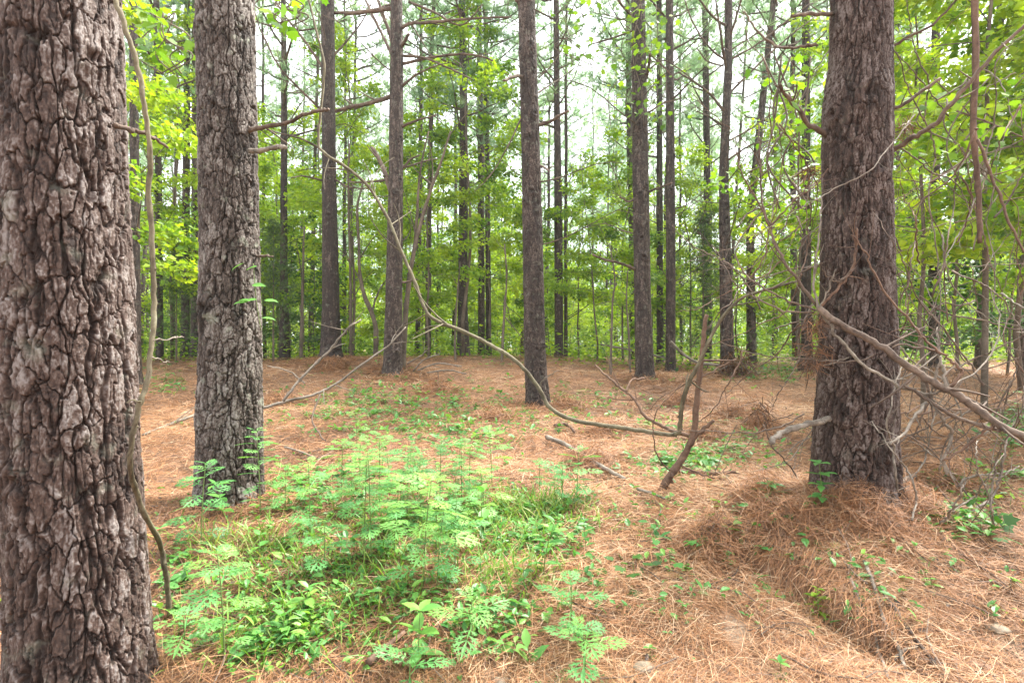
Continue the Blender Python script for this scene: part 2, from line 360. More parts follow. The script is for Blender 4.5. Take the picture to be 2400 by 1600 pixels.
for k, (u, v_, R) in enumerate(HUMPS):
    h, ok = ghit([u], [v_]); (v, f), t = heap(h[0, 0], h[0, 1], R, 1300, 200 + k, .16); b.add(v, f, t)
kind(link('fallen_pine_straw', b.mesh('fallen_pine_straw', M['dead'], False)), 'stuff')

# ------------------------------------------------------------------ bark trunks
def bark_mesh(name, rows, d, top, nu, nv, seed, m, cw=.06, ch=.11, amp=.016, knots=(), flare=.0):
    """rows: (photo row, left edge, right edge) at depth d; grows on past the frame up to height top"""
    rows = sorted(rows, key=lambda q: -q[0])
    off = abs(rows[0][1] + rows[0][2] - 2 * UC) / 2 / F; cs = 1 / math.sqrt(1 + off * off)
    zz = [CAMH - (q[0] - VH) / F * d for q in rows]; cx = [((q[1] + q[2]) / 2 - UC) / F * d for q in rows]; rd = [(q[2] - q[1]) / 2 / F * d * cs for q in rows]
    z0, z1 = zz[0], zz[-1]
    slope = (cx[-1] - cx[0]) / (z1 - z0)
    n2 = 14; zt = np.linspace(z1, top, n2 + 1)[1:]
    zz = [z0 - .25] + zz + list(zt); cx = [cx[0] - slope * .25 * .3] + cx + [cx[-1] + slope * .5 * (1 - math.exp(-(z - z1) / 3)) * 3 for z in zt]
    rd = [rd[0] * 1.12] + rd + [max(.015, rd[-1] * (1 - (z - z1) / (top - z1)) ** .8) for z in zt]
    z = np.concatenate([np.linspace(zz[0], z1 + .25, nv), np.linspace(z1 + .3, top, 60)])
    X = np.interp(z, zz, cx); R = np.interp(z, zz, rd)
    k = max(3, nv // 40); ker = np.ones(k) / k
    def sm(a): return np.convolve(np.pad(a, (k, k), 'edge'), ker, 'same')[k:-k]
    X, R = sm(X), sm(R)
    s = np.arange(nu) / nu
    S, Z = np.meshgrid(s, z); circ = 2 * math.pi * np.mean(rd[1:4]); nx = max(5, round(circ / cw))
    px = S * nx; py = Z / ch
    nx2 = nx * 2
    wx = (fbm(px, py * 1.3, seed + 1, 3, nx) - .5) * .8 + .32 * (fbm(px * 4, py * 4, seed + 21, 3, nx * 4) - .5); wy = (fbm(px, py * 1.3, seed + 2, 3, nx) - .5) * 1.2 + .4 * (fbm(px * 4, py * 5, seed + 22, 3, nx * 4) - .5)
    qx = px + wx; qy = py + wy
    f1, f2, cid, dy = worley(qx, qy, seed, nx); crack = sstep(.01, .11, f2 - f1); lip = np.clip(dy * 1.2, -.5, .5) * crack
    g1, g2, gid, hy = worley(qx * 2 + .5 * wy, qy * 2.3, seed + 4, nx2)
    fl = sstep(.0, .10, g2 - g1)
    n = fbm(px * 2, py * 2.2, seed + 7, 4, nx2); q = n * 8 + cid * 2; te = (np.floor(q) + sstep(.88, 1., q - np.floor(q))) / 10.
    fur = 1 - np.abs(2 * fbm(px + .35 * wy, py * .42, seed + 11, 3, nx) - 1); fur = sstep(.90, .985, fur)
    fur2 = 1 - np.abs(2 * fbm(px * 2 + .5 * wy, py * .8, seed + 14, 3, nx2) - 1); fur2 = sstep(.9, .99, fur2)
    fine = fbm(px * 9, py * 11, seed + 12, 4, nx * 9); mid = fbm(px * 4, py * 3, seed + 13, 3, nx * 4)
    h1, h2, iid, hz = worley(qx * 5 + wy, qy * 5, seed + 24, nx * 5); scale_ = iid * sstep(0, .2, h2 - h1)
    hgt = crack * (.42 + .30 * cid) + .05 * lip + .10 * fl * gid * crack + .04 * np.clip(hy, -.4, .4) * fl + .42 * (te - .35) * (.4 + .6 * crack) + .22 * (fine - .5) + .10 * (scale_ - .5) - .85 * fur - .3 * fur2
    big = fbm(px * .5 if nx % 2 == 0 else px, py * .45, seed + 31, 3, nx // 2 if nx % 2 == 0 else nx)
    tint = np.clip(.12 + .34 * crack + .16 * (cid - .5) * crack + .16 * (gid - .5) * crack * fl + .35 * (te - .4) + .22 * (scale_ - .5) + .85 * (fine - .5) + .7 * (big - .5) - .30 * fur - .15 * fur2, 0, 1)  # cracks and furrows tinted down: under-bark tone plus painted shade
    A = amp * np.minimum(1, R / rd[2])[:, None]
    D = A * (hgt - .5)
    kr_ = random.Random(seed)
    for kz, ks, kr, kh in list(knots) + ([(kr_.uniform(.8, 7), kr_.uniform(.5, 1), kr_.uniform(.04, .08), kr_.uniform(.015, .035)) for _ in range(7)] if d > 7 else []):      # old branch scars: (height, turn, size, bulge)
        da = (np.mod(S - ks + .5, 1) - .5) * 2 * math.pi * R[:, None]; rr2 = np.hypot(da, Z - kz) / kr
        D = D + kh * (np.exp(-rr2 ** 2) - 1.5 * np.exp(-(rr2 * 2.6) ** 2)); tint = np.clip(tint - .35 * np.exp(-(rr2 * 1.6) ** 2), 0, 1)
    if flare:
        e = np.exp(-np.maximum(Z - z0, 0) / .16); D = D + flare * e * (.45 + .9 * (fbm(S * 6, Z * .3, seed + 20, 2, 6) - .3))
    a = S * 2 * math.pi; RR = R[:, None] + D
    V = np.stack([X[:, None] + RR * np.cos(a), d + RR * np.sin(a), Z], -1)
    bx, by, bz = cx[1], d, z0
    b = MB(); nvv = len(z); i = np.arange(nvv - 1)[:, None] * nu; j = np.arange(nu)[None]; j2 = (j + 1) % nu
    b.add(V - np.array([bx, by, bz]), [np.stack([i + j, i + j2, i + nu + j2, i + nu + j], -1).reshape(-1, 4), ((nvv - 1) * nu + np.arange(nu))[None]], tint.ravel())
    return b.mesh(name, m), (bx, by, bz), X[-1] - bx

# ------------------------------------------------------------------ pines of the stand behind
def pine_crown(seed, H, base=.5, n=800, ts=.30, R=2.1):
    r = np.random.default_rng(seed); b = MB(); pos = []; dr = []
    nb = int(34)
    for k in range(nb):
        t = base + (1 - base) * (k + r.random()) / nb; az = k * 2.4 + r.normal(0, .4); Lb = R * (1 - ((t - base) / (1 - base)) ** 1.4 * .85) * r.uniform(.6, 1.05)
        if t < base + .1: Lb *= .7
        s = np.linspace(0, 1, 6); dz = Lb * (.25 * s + .35 * s ** 2)
        p = np.stack([np.cos(az) * Lb * s, np.sin(az) * Lb * s, t * H + dz], -1) + r.normal(0, .05, (6, 3)) * s[:, None]
        v, f = tube(p, np.linspace(.03, .008, 6), 4, False); b.add(v, f, .3, 1)
        m = max(4, int(n / nb * Lb / R * 1.3))
        for q in range(m):
            u = .3 + .7 * r.random() ** .8; i = min(4, int(u * 5)); fr = u * 5 - i
            pos.append(p[i] * (1 - fr) + p[i + 1] * fr + r.normal(0, .16, 3) * np.array([1, 1, .7])); dr.append(norm(p[5] - p[3]) + r.normal(0, .5, 3) + [0, 0, .45])
    pos = np.array(pos); dr = np.array(dr)
    for k in range(3):
        q = np.arange(len(pos)) % 3 == k
        T = tuft(20, seed * 3 + k, .022)
        v, f = batch(T[0], T[1], pos[q], dr[q], r.normal(0, 1, (q.sum(), 3)), r.uniform(.8, 1.2, q.sum()) * ts)
        b.add(v, f, np.repeat(np.clip(r.normal(.5, .22, q.sum()), 0, 1), len(T[0])))
    return b
def dead_branch(r, z, az, L, rad, up=.5, sub=3):
    """a bare curved branch as points, plus its side twigs"""
    s = np.linspace(0, 1, 7); c = r.normal(0, .25)
    a = az + c * s; rise = L * (up * s + r.normal(0, .18) * s ** 2 + r.normal(0, .05) * np.sin(s * 6))
    p = np.stack([np.cos(a) * L * s, np.sin(a) * L * s, z + rise], -1)
    out = [(p, np.linspace(rad, rad * .3, 7))]
    for k in range(sub):
        i = r.integers(2, 6); d = norm(p[i + 1] - p[i]) + r.normal(0, .6, 3); l = L * r.uniform(.2, .5)
        q = p[i] + np.linspace(0, 1, 4)[:, None] * norm(d) * l + r.normal(0, .03 * l, (4, 3)) * np.linspace(0, 1, 4)[:, None]
        out.append((q, np.linspace(rad * .45, rad * .15, 4)))
    return out
def pine_far(seed, H, D, nbr=26):
    r = np.random.default_rng(seed); b = MB()
    K = 24; s = np.linspace(0, 1, K); wob = np.cumsum(r.normal(0, .018, (K, 2)), 0); wob -= wob[0]
    p = np.stack([wob[:, 0], wob[:, 1], s * H - .3 * (s == 0)], -1)
    v, f = tube(p, D / 2 * (1.12 * (s < .01) + (s >= .01) * (1 - .8 * s ** 1.1)), 10); b.add(v, f, r.uniform(.2, .7, len(v)))
    for k in range(nbr):
        z = H * r.uniform(.06, .55); c = np.array([np.interp(z / H, s, wob[:, 0]), np.interp(z / H, s, wob[:, 1]), 0])
        for q, rad in dead_branch(r, z, r.uniform(0, 6.28), r.uniform(.4, 1.9), r.uniform(.009, .018), r.uniform(.2, .9), 2):
            v, f = tube(q + c, rad, 4, False); b.add(v, f, .35)
    return b
PF = []
for k in range(6):
    H = 17 + k % 3 * 1.5
    PF.append((pine_far(40 + k, H, [.16, .20, .13, .21, .17, .11][k]).mesh('far_trunk', M['bark']), pine_crown(60 + k, H, .40 + .025 * k).mesh('far_crown', [M['needle'], M['twig']], False), H))

# ------------------------------------------------------------------ the pines one can tell apart
CROWN_HI = pine_crown(90, 17, .58, 220, .28, 2.0).mesh('high_crown', [M['needle'], M['twig']], False)
CROWN_MID = pine_crown(91, 17, .38, 600, .30, 2.2).mesh('mid_crown', [M['needle'], M['twig']], False)
def pine(label, d, rows, nu, nv, seed, m, H=17, group=None, **k):
    me, base, dx = bark_mesh('trunk', rows, d, H, nu, nv, seed, m, **k)
    o = thing('pine_tree', label, 'pine tree', base, group); link('trunk', me, o)
    c = link('crown', CROWN_MID if d > 12 else CROWN_HI, o, (dx, 0, -base[2])); c.rotation_euler.z = seed * 1.3; c.scale = (1, 1, (H - .1) / 17)
    o['base'] = base
    return o
def px_tube(pts, w0, w1, n=7, m=6, jit=0, seed=0, d0=None, d1=None):
    """photo points (u, v[, depth]) to a tapering stick; widths in photo pixels"""
    r = np.random.default_rng(seed); K = len(pts); q = []
    for i, p in enumerate(pts):
        d = p[2] if len(p) > 2 else d0 + (d1 - d0) * i / (K - 1)
        q.append(P(p[0], p[1], d))
    q = cat(q, m)
    if jit: q = q + np.cumsum(r.normal(0, jit, q.shape), 0) * .5 + r.normal(0, jit * .6, q.shape)
    w = np.linspace(w0, w1, len(q)) / 2 / F * q[:, 1] * (.84 + .03 * np.sin(np.arange(len(q)) * 1.1 + seed) + r.normal(0, .05, len(q)))
    return q, w, n
def branch(o, pts, w0, w1, d0, d1, seed=0, m='twig', sub=4, name='branch', jit=.004, label=None):
    r = np.random.default_rng(seed + 999); q, w, n = px_tube(pts, w0, w1, 7, 6, jit, seed, d0, d1); b = MB()
    v, f = tube(q, w, n); b.add(v, f, r.uniform(.2, .8, len(v)))
    L = np.linalg.norm(q[-1] - q[0])
    for k in range(sub):
        i = r.integers(len(q) // 4, len(q) - 1); dd = norm(norm(q[i] - q[i - 1]) * .8 + r.normal(0, .6, 3)); l = min(L * r.uniform(.1, .35), .5 * q[i][1] / 5)
        s = np.linspace(0, 1, 5)[:, None]; p = q[i] + s * dd * l + s ** 2 * r.normal(0, .15 * l, 3)
        v, f = tube(p, np.linspace(w[i] * .5, w[i] * .2, 5), 4, False); b.add(v, f, .4)
    for k in range(int(len(q) / 7)):
        i = r.integers(2, len(q) - 2); dd = norm(r.normal(0, 1, 3)); l = w[i] * r.uniform(1.1, 1.9)
        v, f = tube(np.array([q[i], q[i] + dd * l * .7, q[i] + dd * l]), [w[i] * .8, w[i] * .5, w[i] * .2], 5); b.add(v, f, r.uniform(0, .6))
    off = np.array(o['base']) if o is not None and 'base' in o.keys() else np.zeros(3)
    for a in range(len(b.v)): b.v[a] = b.v[a] - off
    c = link(name, b.mesh(name, M[m]), o)
    if label: c['label'] = label
    return c

T1 = pine('huge flaky grey and red barked pine trunk cropped by the picture edge', 1.85,
          [(1640, 5, 398), (1560, 22, 366), (1400, 22, 350), (1100, 5, 332), (784, -12, 320), (400, -14, 300), (0, -20, 284)], 620, 1150, 11, M['bark1'], flare=.03, cw=.056, ch=.115, amp=.018,
          knots=[(2.05, .93, .05, .02), (1.55, .70, .045, .015), (.75, .72, .06, .02), (1.9, .7, .03, .01)])
T2 = pine('thick grey pine trunk with a broken bark scar, standing behind the ragweed', 3.6,
          [(1165, 446, 612), (1100, 450, 606), (950, 450, 605), (784, 459, 603), (400, 457, 594), (0, 449, 586)], 360, 760, 23, M['bark2'], flare=.02, cw=.055, ch=.105, amp=.020,
          knots=[(1.38, .66, .07, .035), (1.1, .72, .05, .015), (2.6, .75, .05, .02), (2.15, .95, .05, .02), (3.1, .62, .05, .02)])
T9 = pine('thick dark red-brown pine trunk wrapped by dead branches', 3.0,
          [(1150, 1842, 2085), (1120, 1855, 2070), (1000, 1865, 2062), (784, 1880, 2060), (400, 1886, 2048), (230, 1886, 2052), (150, 1902, 2050), (0, 1906, 2050)], 380, 820, 37, M['bark9'], flare=.012, cw=.05, ch=.10, amp=.020,
          knots=[(2.42, .72, .09, .02), (2.05, .78, .05, .015), (1.55, .68, .06, .02), (.8, .62, .05, .02), (2.35, .55, .05, .025)])
T5 = pine('straight brown pine trunk in the middle with the long curved stem crossing its base', 8.0,
          [(950, 1204, 1274), (925, 1209, 1264), (860, 1206, 1256), (784, 1204, 1252), (400, 1199, 1242), (0, 1190, 1228)], 120, 760, 41, M['bark'], cw=.05, ch=.11, amp=.022, flare=.045,
          knots=[(4.05, .72, .07, .02), (3.3, .75, .06, .02), (1.6, .7, .05, .015)])
T4 = pine('brown pine trunk with many bare branches near its top and a forked sapling behind', 10.5,
          [(868, 872, 930), (850, 880, 924), (700, 885, 924), (400, 893, 926), (130, 897, 926), (0, 897, 924)], 96, 700, 43, M['bark'], cw=.05, ch=.11, amp=.02, flare=.045, knots=[(6.5, .7, .07, .03), (3.2, .75, .06, .03)])
T3 = pine('brown pine trunk rising from a straw mound behind the pale fallen branch', 11.6,
          [(835, 728, 796), (815, 735, 786), (700, 740, 780), (400, 740, 772), (0, 737, 768)], 96, 640, 47, M['bark'], cw=.05, ch=.11, amp=.02, flare=.045, knots=[(6.0, .75, .06, .02)])
T6 = pine('brown pine trunk with vine leaves near the top, beyond the middle pine', 10.0,
          [(885, 1450, 1514), (860, 1460, 1503), (700, 1457, 1495), (400, 1453, 1490), (0, 1450, 1481)], 96, 680, 53, M['bark'], cw=.05, ch=.11, amp=.02, flare=.045, knots=[(2.7, .75, .07, .04), (3.8, .7, .06, .03), (5.0, .7, .05, .02)])
T7 = pine('slim straight pine trunk close beside the vine-leaved pine', 12.5,
          [(862, 1522, 1558), (845, 1529, 1552), (500, 1530, 1551), (0, 1529, 1546)], 64, 460, 57, M['bark'], cw=.05, ch=.11, amp=.016, flare=.04)
T8 = pine('slim dark pine trunk with upswept bare limbs and straw heaped at its foot', 11.0,
          [(880, 1645, 1698), (855, 1655, 1688), (600, 1652, 1680), (400, 1651, 1673), (150, 1664, 1682), (0, 1664, 1682)], 72, 560, 61, M['bark'], cw=.05, ch=.11, amp=.016, flare=.04, knots=[(3.6, .75, .06, .03)])
MIDS = [('pine trunk with a pale wound near its foot, behind the curved stem', 13.5, [(826, 1048, 1080), (700, 1052, 1074), (250, 1056, 1074), (0, 1054, 1068)]),
        ('slim pine trunk between the vine-draped edge pine and the scarred trunk', 14.5, [(830, 414, 436), (500, 418, 436), (0, 424, 438)]),
        ('pine trunk half hidden by the edge of the scarred trunk', 14.5, [(830, 436, 466), (500, 440, 462), (0, 440, 456)]),
        ('slim pine trunk next to the dark cedar', 13.5, [(836, 640, 668), (600, 643, 660), (200, 646, 660), (0, 645, 657)]),
        ('slender pine trunk just beyond the middle pine', 14.0, [(828, 1274, 1294), (500, 1273, 1292), (230, 1272, 1286), (0, 1271, 1284)]),
        ('thin pine trunk leaning behind the vine-leaved pine', 16, [(832, 1466, 1480), (400, 1440, 1453), (0, 1436, 1448)]),
        ('thin pine trunk standing between the vine-leaved pine and its slim neighbour', 15, [(834, 1508, 1524), (400, 1508, 1522), (0, 1508, 1520)]),
        ('pale slim pine trunk in the bright gap of sky', 17, [(838, 1616, 1636), (400, 1616, 1632), (0, 1612, 1626)]),
        ('slim pine trunk beyond the straw-footed pine', 14.5, [(838, 1714, 1738), (500, 1714, 1732), (0, 1770, 1784)]),
        ('dark slim pine trunk at the shaded side of the dead-branch-wrapped trunk', 12, [(845, 1840, 1866), (500, 1840, 1862), (0, 1842, 1860)]),
        ('slim pine trunk in the shaded thicket behind the dead branches', 11, [(855, 2132, 2160), (400, 2136, 2160), (0, 2140, 2160)]),
        ('slim pine trunk deepest in the shaded thicket', 12, [(850, 2236, 2262), (400, 2262, 2284), (0, 2290, 2310)]),
        ('slim pine trunk at the outer edge of the shaded thicket', 10, [(862, 2338, 2366), (400, 2334, 2360), (0, 2330, 2354)]),
        ('slim pine trunk close behind the huge flaky trunk', 9.5, [(880, 300, 326), (400, 298, 320), (0, 296, 316)]),
        ('slim pine trunk beside the pale vine stem', 13, [(832, 358, 376), (400, 356, 372), (0, 352, 366)]),
        ('paired pine trunk, thicker of two behind the bent sapling', 16, [(826, 1098, 1114), (400, 1098, 1112), (0, 1094, 1106)]),
        ('paired pine trunk, thinner of two behind the bent sapling', 16.5, [(826, 1116, 1129), (400, 1114, 1125), (0, 1110, 1120)])]
MIDO = []
for k, (lb, d, rows) in enumerate(MIDS):
    MIDO.append(pine(lb, d, rows, 40, 240, 100 + k * 7, M['bark'], H=16 + k % 3, cw=.05, ch=.11, amp=.014, flare=.04))

# bare branches of the near pines, drawn from the photograph
branch(T1, [(262, 288), (300, 298), (335, 308), (362, 322), (388, 336)], 15, 7, 1.8, 1.95, 1, sub=0)
branch(T2, [(570, 302), (600, 293), (660, 285), (700, 270), (735, 262), (762, 258)], 13, 8, 3.55, 3.2, 2, sub=2)
branch(T2, [(575, 348), (610, 343), (640, 338), (658, 342)], 15, 11, 3.5, 3.2, 3, 'pale', sub=0, label='pale snapped-off branch stub')
branch(T2, [(590, 590), (610, 588), (625, 587)], 8, 5, 3.6, 3.4, 4, sub=0)
for k, (pts, w0, w1) in enumerate([([(745, 260), (690, 205), (640, 150), (600, 70), (585, 20)], 7, 3), ([(742, 345), (690, 318), (640, 305), (600, 290)], 6, 3), ([(745, 160), (700, 95), (650, 30), (620, -20)], 8, 4),
        ([(765, 130), (800, 90), (830, 50), (850, 10)], 6, 3), ([(742, 415), (700, 405), (670, 408)], 6, 3), ([(768, 410), (800, 430), (850, 432)], 6, 3), ([(766, 30), (800, 28), (850, 25), (895, 10)], 8, 6)]):
    branch(T3, pts, w0, w1, 11.6, 10.8 + .4 * (k % 4), 10 + k)
for k, (pts, w0, w1) in enumerate([([(920, 66), (945, 54), (1000, 50), (1080, 45), (1175, 42)], 11, 5), ([(922, 147), (985, 133), (1050, 125), (1100, 128), (1132, 139)], 9, 4), ([(898, 222), (850, 236), (800, 248), (768, 258)], 13, 10),
        ([(908, 128), (893, 70), (872, 10), (860, -30)], 11, 6), ([(904, 135), (880, 85), (848, 20), (830, -20)], 9, 5), ([(922, 200), (960, 170), (1010, 148)], 8, 3), ([(922, 292), (955, 278), (1002, 264)], 9, 4),
        ([(924, 386), (945, 365), (965, 355)], 7, 4), ([(898, 440), (885, 400), (868, 360), (855, 338)], 16, 9), ([(895, 410), (860, 417), (800, 418)], 8, 4), ([(922, 108), (930, 95), (938, 80)], 10, 8), ([(922, 128), (980, 135), (1040, 160), (1090, 185)], 8, 3),
        ([(922, 648), (945, 644), (960, 641)], 6, 3), ([(900, 20), (850, 28), (790, 33)], 13, 9), ([(920, 388), (980, 370), (1005, 366)], 6, 3), ([(940, 5), (1000, 30), (1060, 60), (1110, 12)], 7, 3)]):
    branch(T4, pts, w0, w1, 10.5, 9.9 + .3 * (k % 5), 20 + k)
for k, (pts, w0, w1) in enumerate([([(1206, 178), (1190, 174), (1172, 178), (1156, 184)], 10, 7), ([(1236, 288), (1262, 280), (1285, 265), (1306, 254)], 11, 6), ([(1205, 25), (1190, 5), (1175, -20)], 14, 10), ([(1240, 380), (1252, 386), (1262, 394)], 7, 5),
        ([(1202, 260), (1170, 330), (1130, 400), (1090, 440)], 5, 2), ([(1236, 180), (1275, 140), (1300, 90)], 4, 2)]):
    branch(T5, pts, w0, w1, 8.0, 7.4 + .25 * (k % 3), 40 + k, sub=2)
for k, (pts, w0, w1) in enumerate([([(1462, 620), (1430, 605), (1395, 597), (1362, 584)], 9, 5), ([(1460, 455), (1445, 462), (1425, 452)], 7, 4), ([(1488, 260), (1520, 240), (1565, 228)], 6, 3), ([(1490, 440), (1520, 430), (1545, 420)], 7, 4),
        ([(1455, 40), (1430, 15), (1410, -15)], 9, 6), ([(1455, 70), (1410, 88), (1352, 106)], 6, 4), ([(1484, 180), (1490, 150), (1492, 125)], 10, 7), ([(1490, 160), (1530, 140), (1600, 190)], 5, 2)]):
    branch(T6, pts, w0, w1, 10.0, 9.4 + .3 * (k % 3), 50 + k, sub=2)
for k, (pts, w0, w1) in enumerate([([(1668, 160), (1655, 80), (1640, -20)], 8, 4), ([(1676, 90), (1690, 40), (1706, -10)], 7, 4), ([(1672, 140), (1740, 102), (1800, 55), (1860, 10)], 6, 3), ([(1672, 218), (1740, 150), (1800, 95), (1870, 40)], 7, 3),
        ([(1668, 60), (1640, 40), (1600, -10)], 8, 5), ([(1662, 255), (1625, 210), (1560, 165)], 8, 4), ([(1668, 140), (1630, 110), (1590, 50), (1570, -10)], 6, 3), ([(1662, 152), (1625, 140), (1600, 110)], 5, 3),
        ([(1662, 375), (1720, 335), (1780, 320)], 6, 3), ([(1660, 290), (1630, 270), (1600, 258)], 6, 3), ([(1660, 330), (1720, 300), (1760, 270), (1830, 240)], 5, 2)]):
    branch(T8, pts, w0, w1, 11.0, 10.2 + .3 * (k % 4), 60 + k, sub=3)
branch(T9, [(1896, 312), (1860, 290), (1830, 250), (1805, 215), (1795, 192)], 16, 9, 3.0, 2.8, 80, sub=3)
branch(T9, [(1912, 30), (1870, 33), (1818, 36)], 12, 9, 3.0, 2.8, 81, sub=1)
branch(T9, [(2040, 352), (2090, 320), (2140, 290), (2200, 230), (2280, 140), (2370, 60)], 15, 9, 3.0, 2.6, 82, sub=5)
branch(T9, [(2035, 258), (2100, 225), (2160, 180)], 11, 8, 3.0, 2.9, 83, sub=2)
branch(T9, [(2040, 110), (2090, 80), (2150, 40), (2200, -20)], 9, 5, 3.0, 2.8, 84, sub=3)
branch(T9, [(1902, 960), (1860, 972), (1810, 988), (1785, 1003), (1768, 1016)], 17, 15, 2.86, 2.6, 85, 'pale', sub=0, label='short bleached snapped branch')
branch(T9, [(1880, 105), (1830, 108), (1780, 105), (1740, 70), (1715, 30)], 9, 4, 3.0, 3.1, 86, sub=4)
r_ = np.random.default_rng(77)
for k, o in enumerate([T3, T4, T5, T6, T7, T8, T7, T8] + MIDO):
    base = np.array(o['base']); off = 0
    for q in range(5 if k < 9 else 7):
        b = MB(); z = r_.uniform(2.0, 7.5); rad0 = .10 if k < 6 else .07
        az = r_.uniform(0, 6.28)
        for p, rad in dead_branch(r_, z, az, r_.uniform(.5, 2.0), r_.uniform(.008, .016), r_.uniform(.2, .8), 3):
            v, f = tube(p + np.array([math.cos(az) * .05, math.sin(az) * .05, 0]), rad, 5, False); b.add(v, f, r_.uniform(.2, .6, len(v)))
        tr = [c for c in o.children if c.name.startswith('trunk')][0].data
        # move the branch onto the trunk axis at its height
        if 'axis' not in o.keys():
            co = np.empty(len(tr.vertices) * 3, np.float32); tr.vertices.foreach_get('co', co); co = co.reshape(-1, 3)
            zs = np.arange(0, 9, .5); o['axis'] = [float(co[np.abs(co[:, 2] - zz) < .3][:, 0].mean()) if (np.abs(co[:, 2] - zz) < .3).any() else 0. for zz in zs]
        ax = np.interp(z, np.arange(0, 9, .5), list(o['axis']))
        for a in range(len(b.v)): b.v[a] = b.v[a] + np.array([ax, 0, 0])
        link('branch', b.mesh('branch', M['twig']), o)

# ------------------------------------------------------------------ far pines
BR = [(-9999, 400, 'thin hazy pine seen beside the pale vine stem'), (400, 740, 'thin hazy pine seen between the scarred trunk and the mound pine'),
      (740, 905, 'thin hazy pine seen between the mound pine and the many-branched pine'), (905, 1220, 'thin hazy pine seen between the many-branched pine and the middle pine'),
      (1220, 1470, 'thin hazy pine seen between the middle pine and the vine-leaved pine'), (1470, 1670, 'thin hazy pine seen between the vine-leaved pine and the straw-footed pine'),
      (1670, 1960, 'thin hazy pine seen between the straw-footed pine and the dark red-brown trunk'), (1960, 9999, 'thin hazy pine seen past the dark red-brown trunk')]
rp_ = random.Random(5); pts = [(o['base'][0], o['base'][1]) for o in MIDO]; cnt = 0; tries = 0
while cnt < 205 and tries < 9000:
    tries += 1
    d = 15 + 45 * rp_.random() ** 1.15; x = d * rp_.uniform(-1.12, 1.12); u = UC + x / d * F
    if any((x - a) ** 2 + (d - c) ** 2 < (1.5 if d < 25 else 2.2) ** 2 for a, c in pts): continue
    if 1680 < u < 1770 and rp_.random() < .6: continue
    pts.append((x, d)); k = rp_.randrange(6); lb = [q[2] for q in BR if q[0] <= u < q[1]][0]
    o = thing('pine_tree', lb, 'pine tree', (x, d, float(gz(x, d)) - .05), lb.replace('thin hazy pine', 'thin hazy pines'))
    s = rp_.uniform(.8, 1.15); o.scale = (s, s, s); o.rotation_euler = (rp_.gauss(0, .018), rp_.gauss(0, .018), rp_.uniform(0, 6.28))
    link('trunk', PF[k][0], o); link('crown', PF[k][1], o); cnt += 1

# ------------------------------------------------------------------ broadleaf understory
def sapling(seed, H, R, n, leaf, t0=.2, r0=None, leafT=KITE, lean=.05, mleaf='leaf', tint=(.5, .2), up=.35, nl=None):
    r = np.random.default_rng(seed); tb = MB(); lf = MB(); K = 12; s = np.linspace(0, 1, K)
    wob = np.cumsum(r.normal(0, .018 * H / 3, (K, 2)), 0); wob -= wob[0]; le = r.normal(0, lean * H, 2)
    p = np.stack([wob[:, 0] + le[0] * s ** 1.5, wob[:, 1] + le[1] * s ** 1.5, H * s - .1 * (s == 0)], -1)
    r0 = r0 or .0042 * H + .004
    v, f = tube(p, r0 * (1 - .85 * s), 7); tb.add(v, f, r.uniform(.2, .7, len(v)))
    tw = []; nl = nl or int(7 + H * 2.5)
    for k in range(nl):
        t = t0 + (1 - t0) * ((k + r.random()) / nl); az = k * 2.4 + r.normal(0, .5); Lb = R * (1.05 - .8 * (t - t0) / (1 - t0)) * r.uniform(.5, 1.1)
        o = np.array([np.interp(t, s, p[:, 0]), np.interp(t, s, p[:, 1]), np.interp(t, s, p[:, 2])]); q = np.linspace(0, 1, 6)
        a = az + r.normal(0, .3) * q
        lp = o + np.stack([np.cos(a) * Lb * q, np.sin(a) * Lb * q, Lb * (up * q - (up + .1) * .5 * q ** 2 * r.uniform(.5, 1.6))], -1)
        v, f = tube(lp, np.linspace(r0 * .35 * (1.1 - t), .0025, 6), 5, False); tb.add(v, f, .4); tw.append((lp[2:], Lb))
        for j in range(5):
            i = r.integers(1, 5); aa = az + r.choice([-1, 1]) * r.uniform(.5, 1.1); l = Lb * r.uniform(.25, .55)
            tp = lp[i] + np.linspace(0, 1, 4)[:, None] * np.array([math.cos(aa) * l, math.sin(aa) * l, l * r.normal(.02, .15)])
            v, f = tube(tp, np.linspace(.004, .0015, 4), 3, False); tb.add(v, f, .4); tw.append((tp, l))
    W = np.array([l for _, l in tw]); W = W / W.sum(); idx = r.choice(len(tw), n, p=W); pos = np.empty((n, 3)); dr = np.empty((n, 3))
    for m_, i in enumerate(idx):
        tp = tw[i][0]; u = r.random() ** .7 * (len(tp) - 1); k = min(int(u), len(tp) - 2); pos[m_] = tp[k] + (tp[k + 1] - tp[k]) * (u - k); dr[m_] = norm(tp[k + 1] - tp[k])
    pos += r.normal(0, leaf * .8, (n, 3)); dr = dr + r.normal(0, .8, (n, 3)) * np.array([1, 1, .7]) - np.array([0, 0, .45])
    nz = np.stack([r.normal(0, .8, n), r.normal(0, .8, n), np.ones(n)], -1)
    v, f = batch(leafT[0], leafT[1], pos, dr, nz, leaf * r.uniform(.6, 1.2, n))
    clump = r.normal(0, .2, len(tw))[idx]
    lf.add(v, f, np.repeat(np.clip(r.normal(tint[0] + .05, tint[1] * .9, n) + clump, 0, 1), len(leafT[0])))
    return tb.mesh('stem', M['sapbark']), lf.mesh('foliage', M[mleaf], False), H
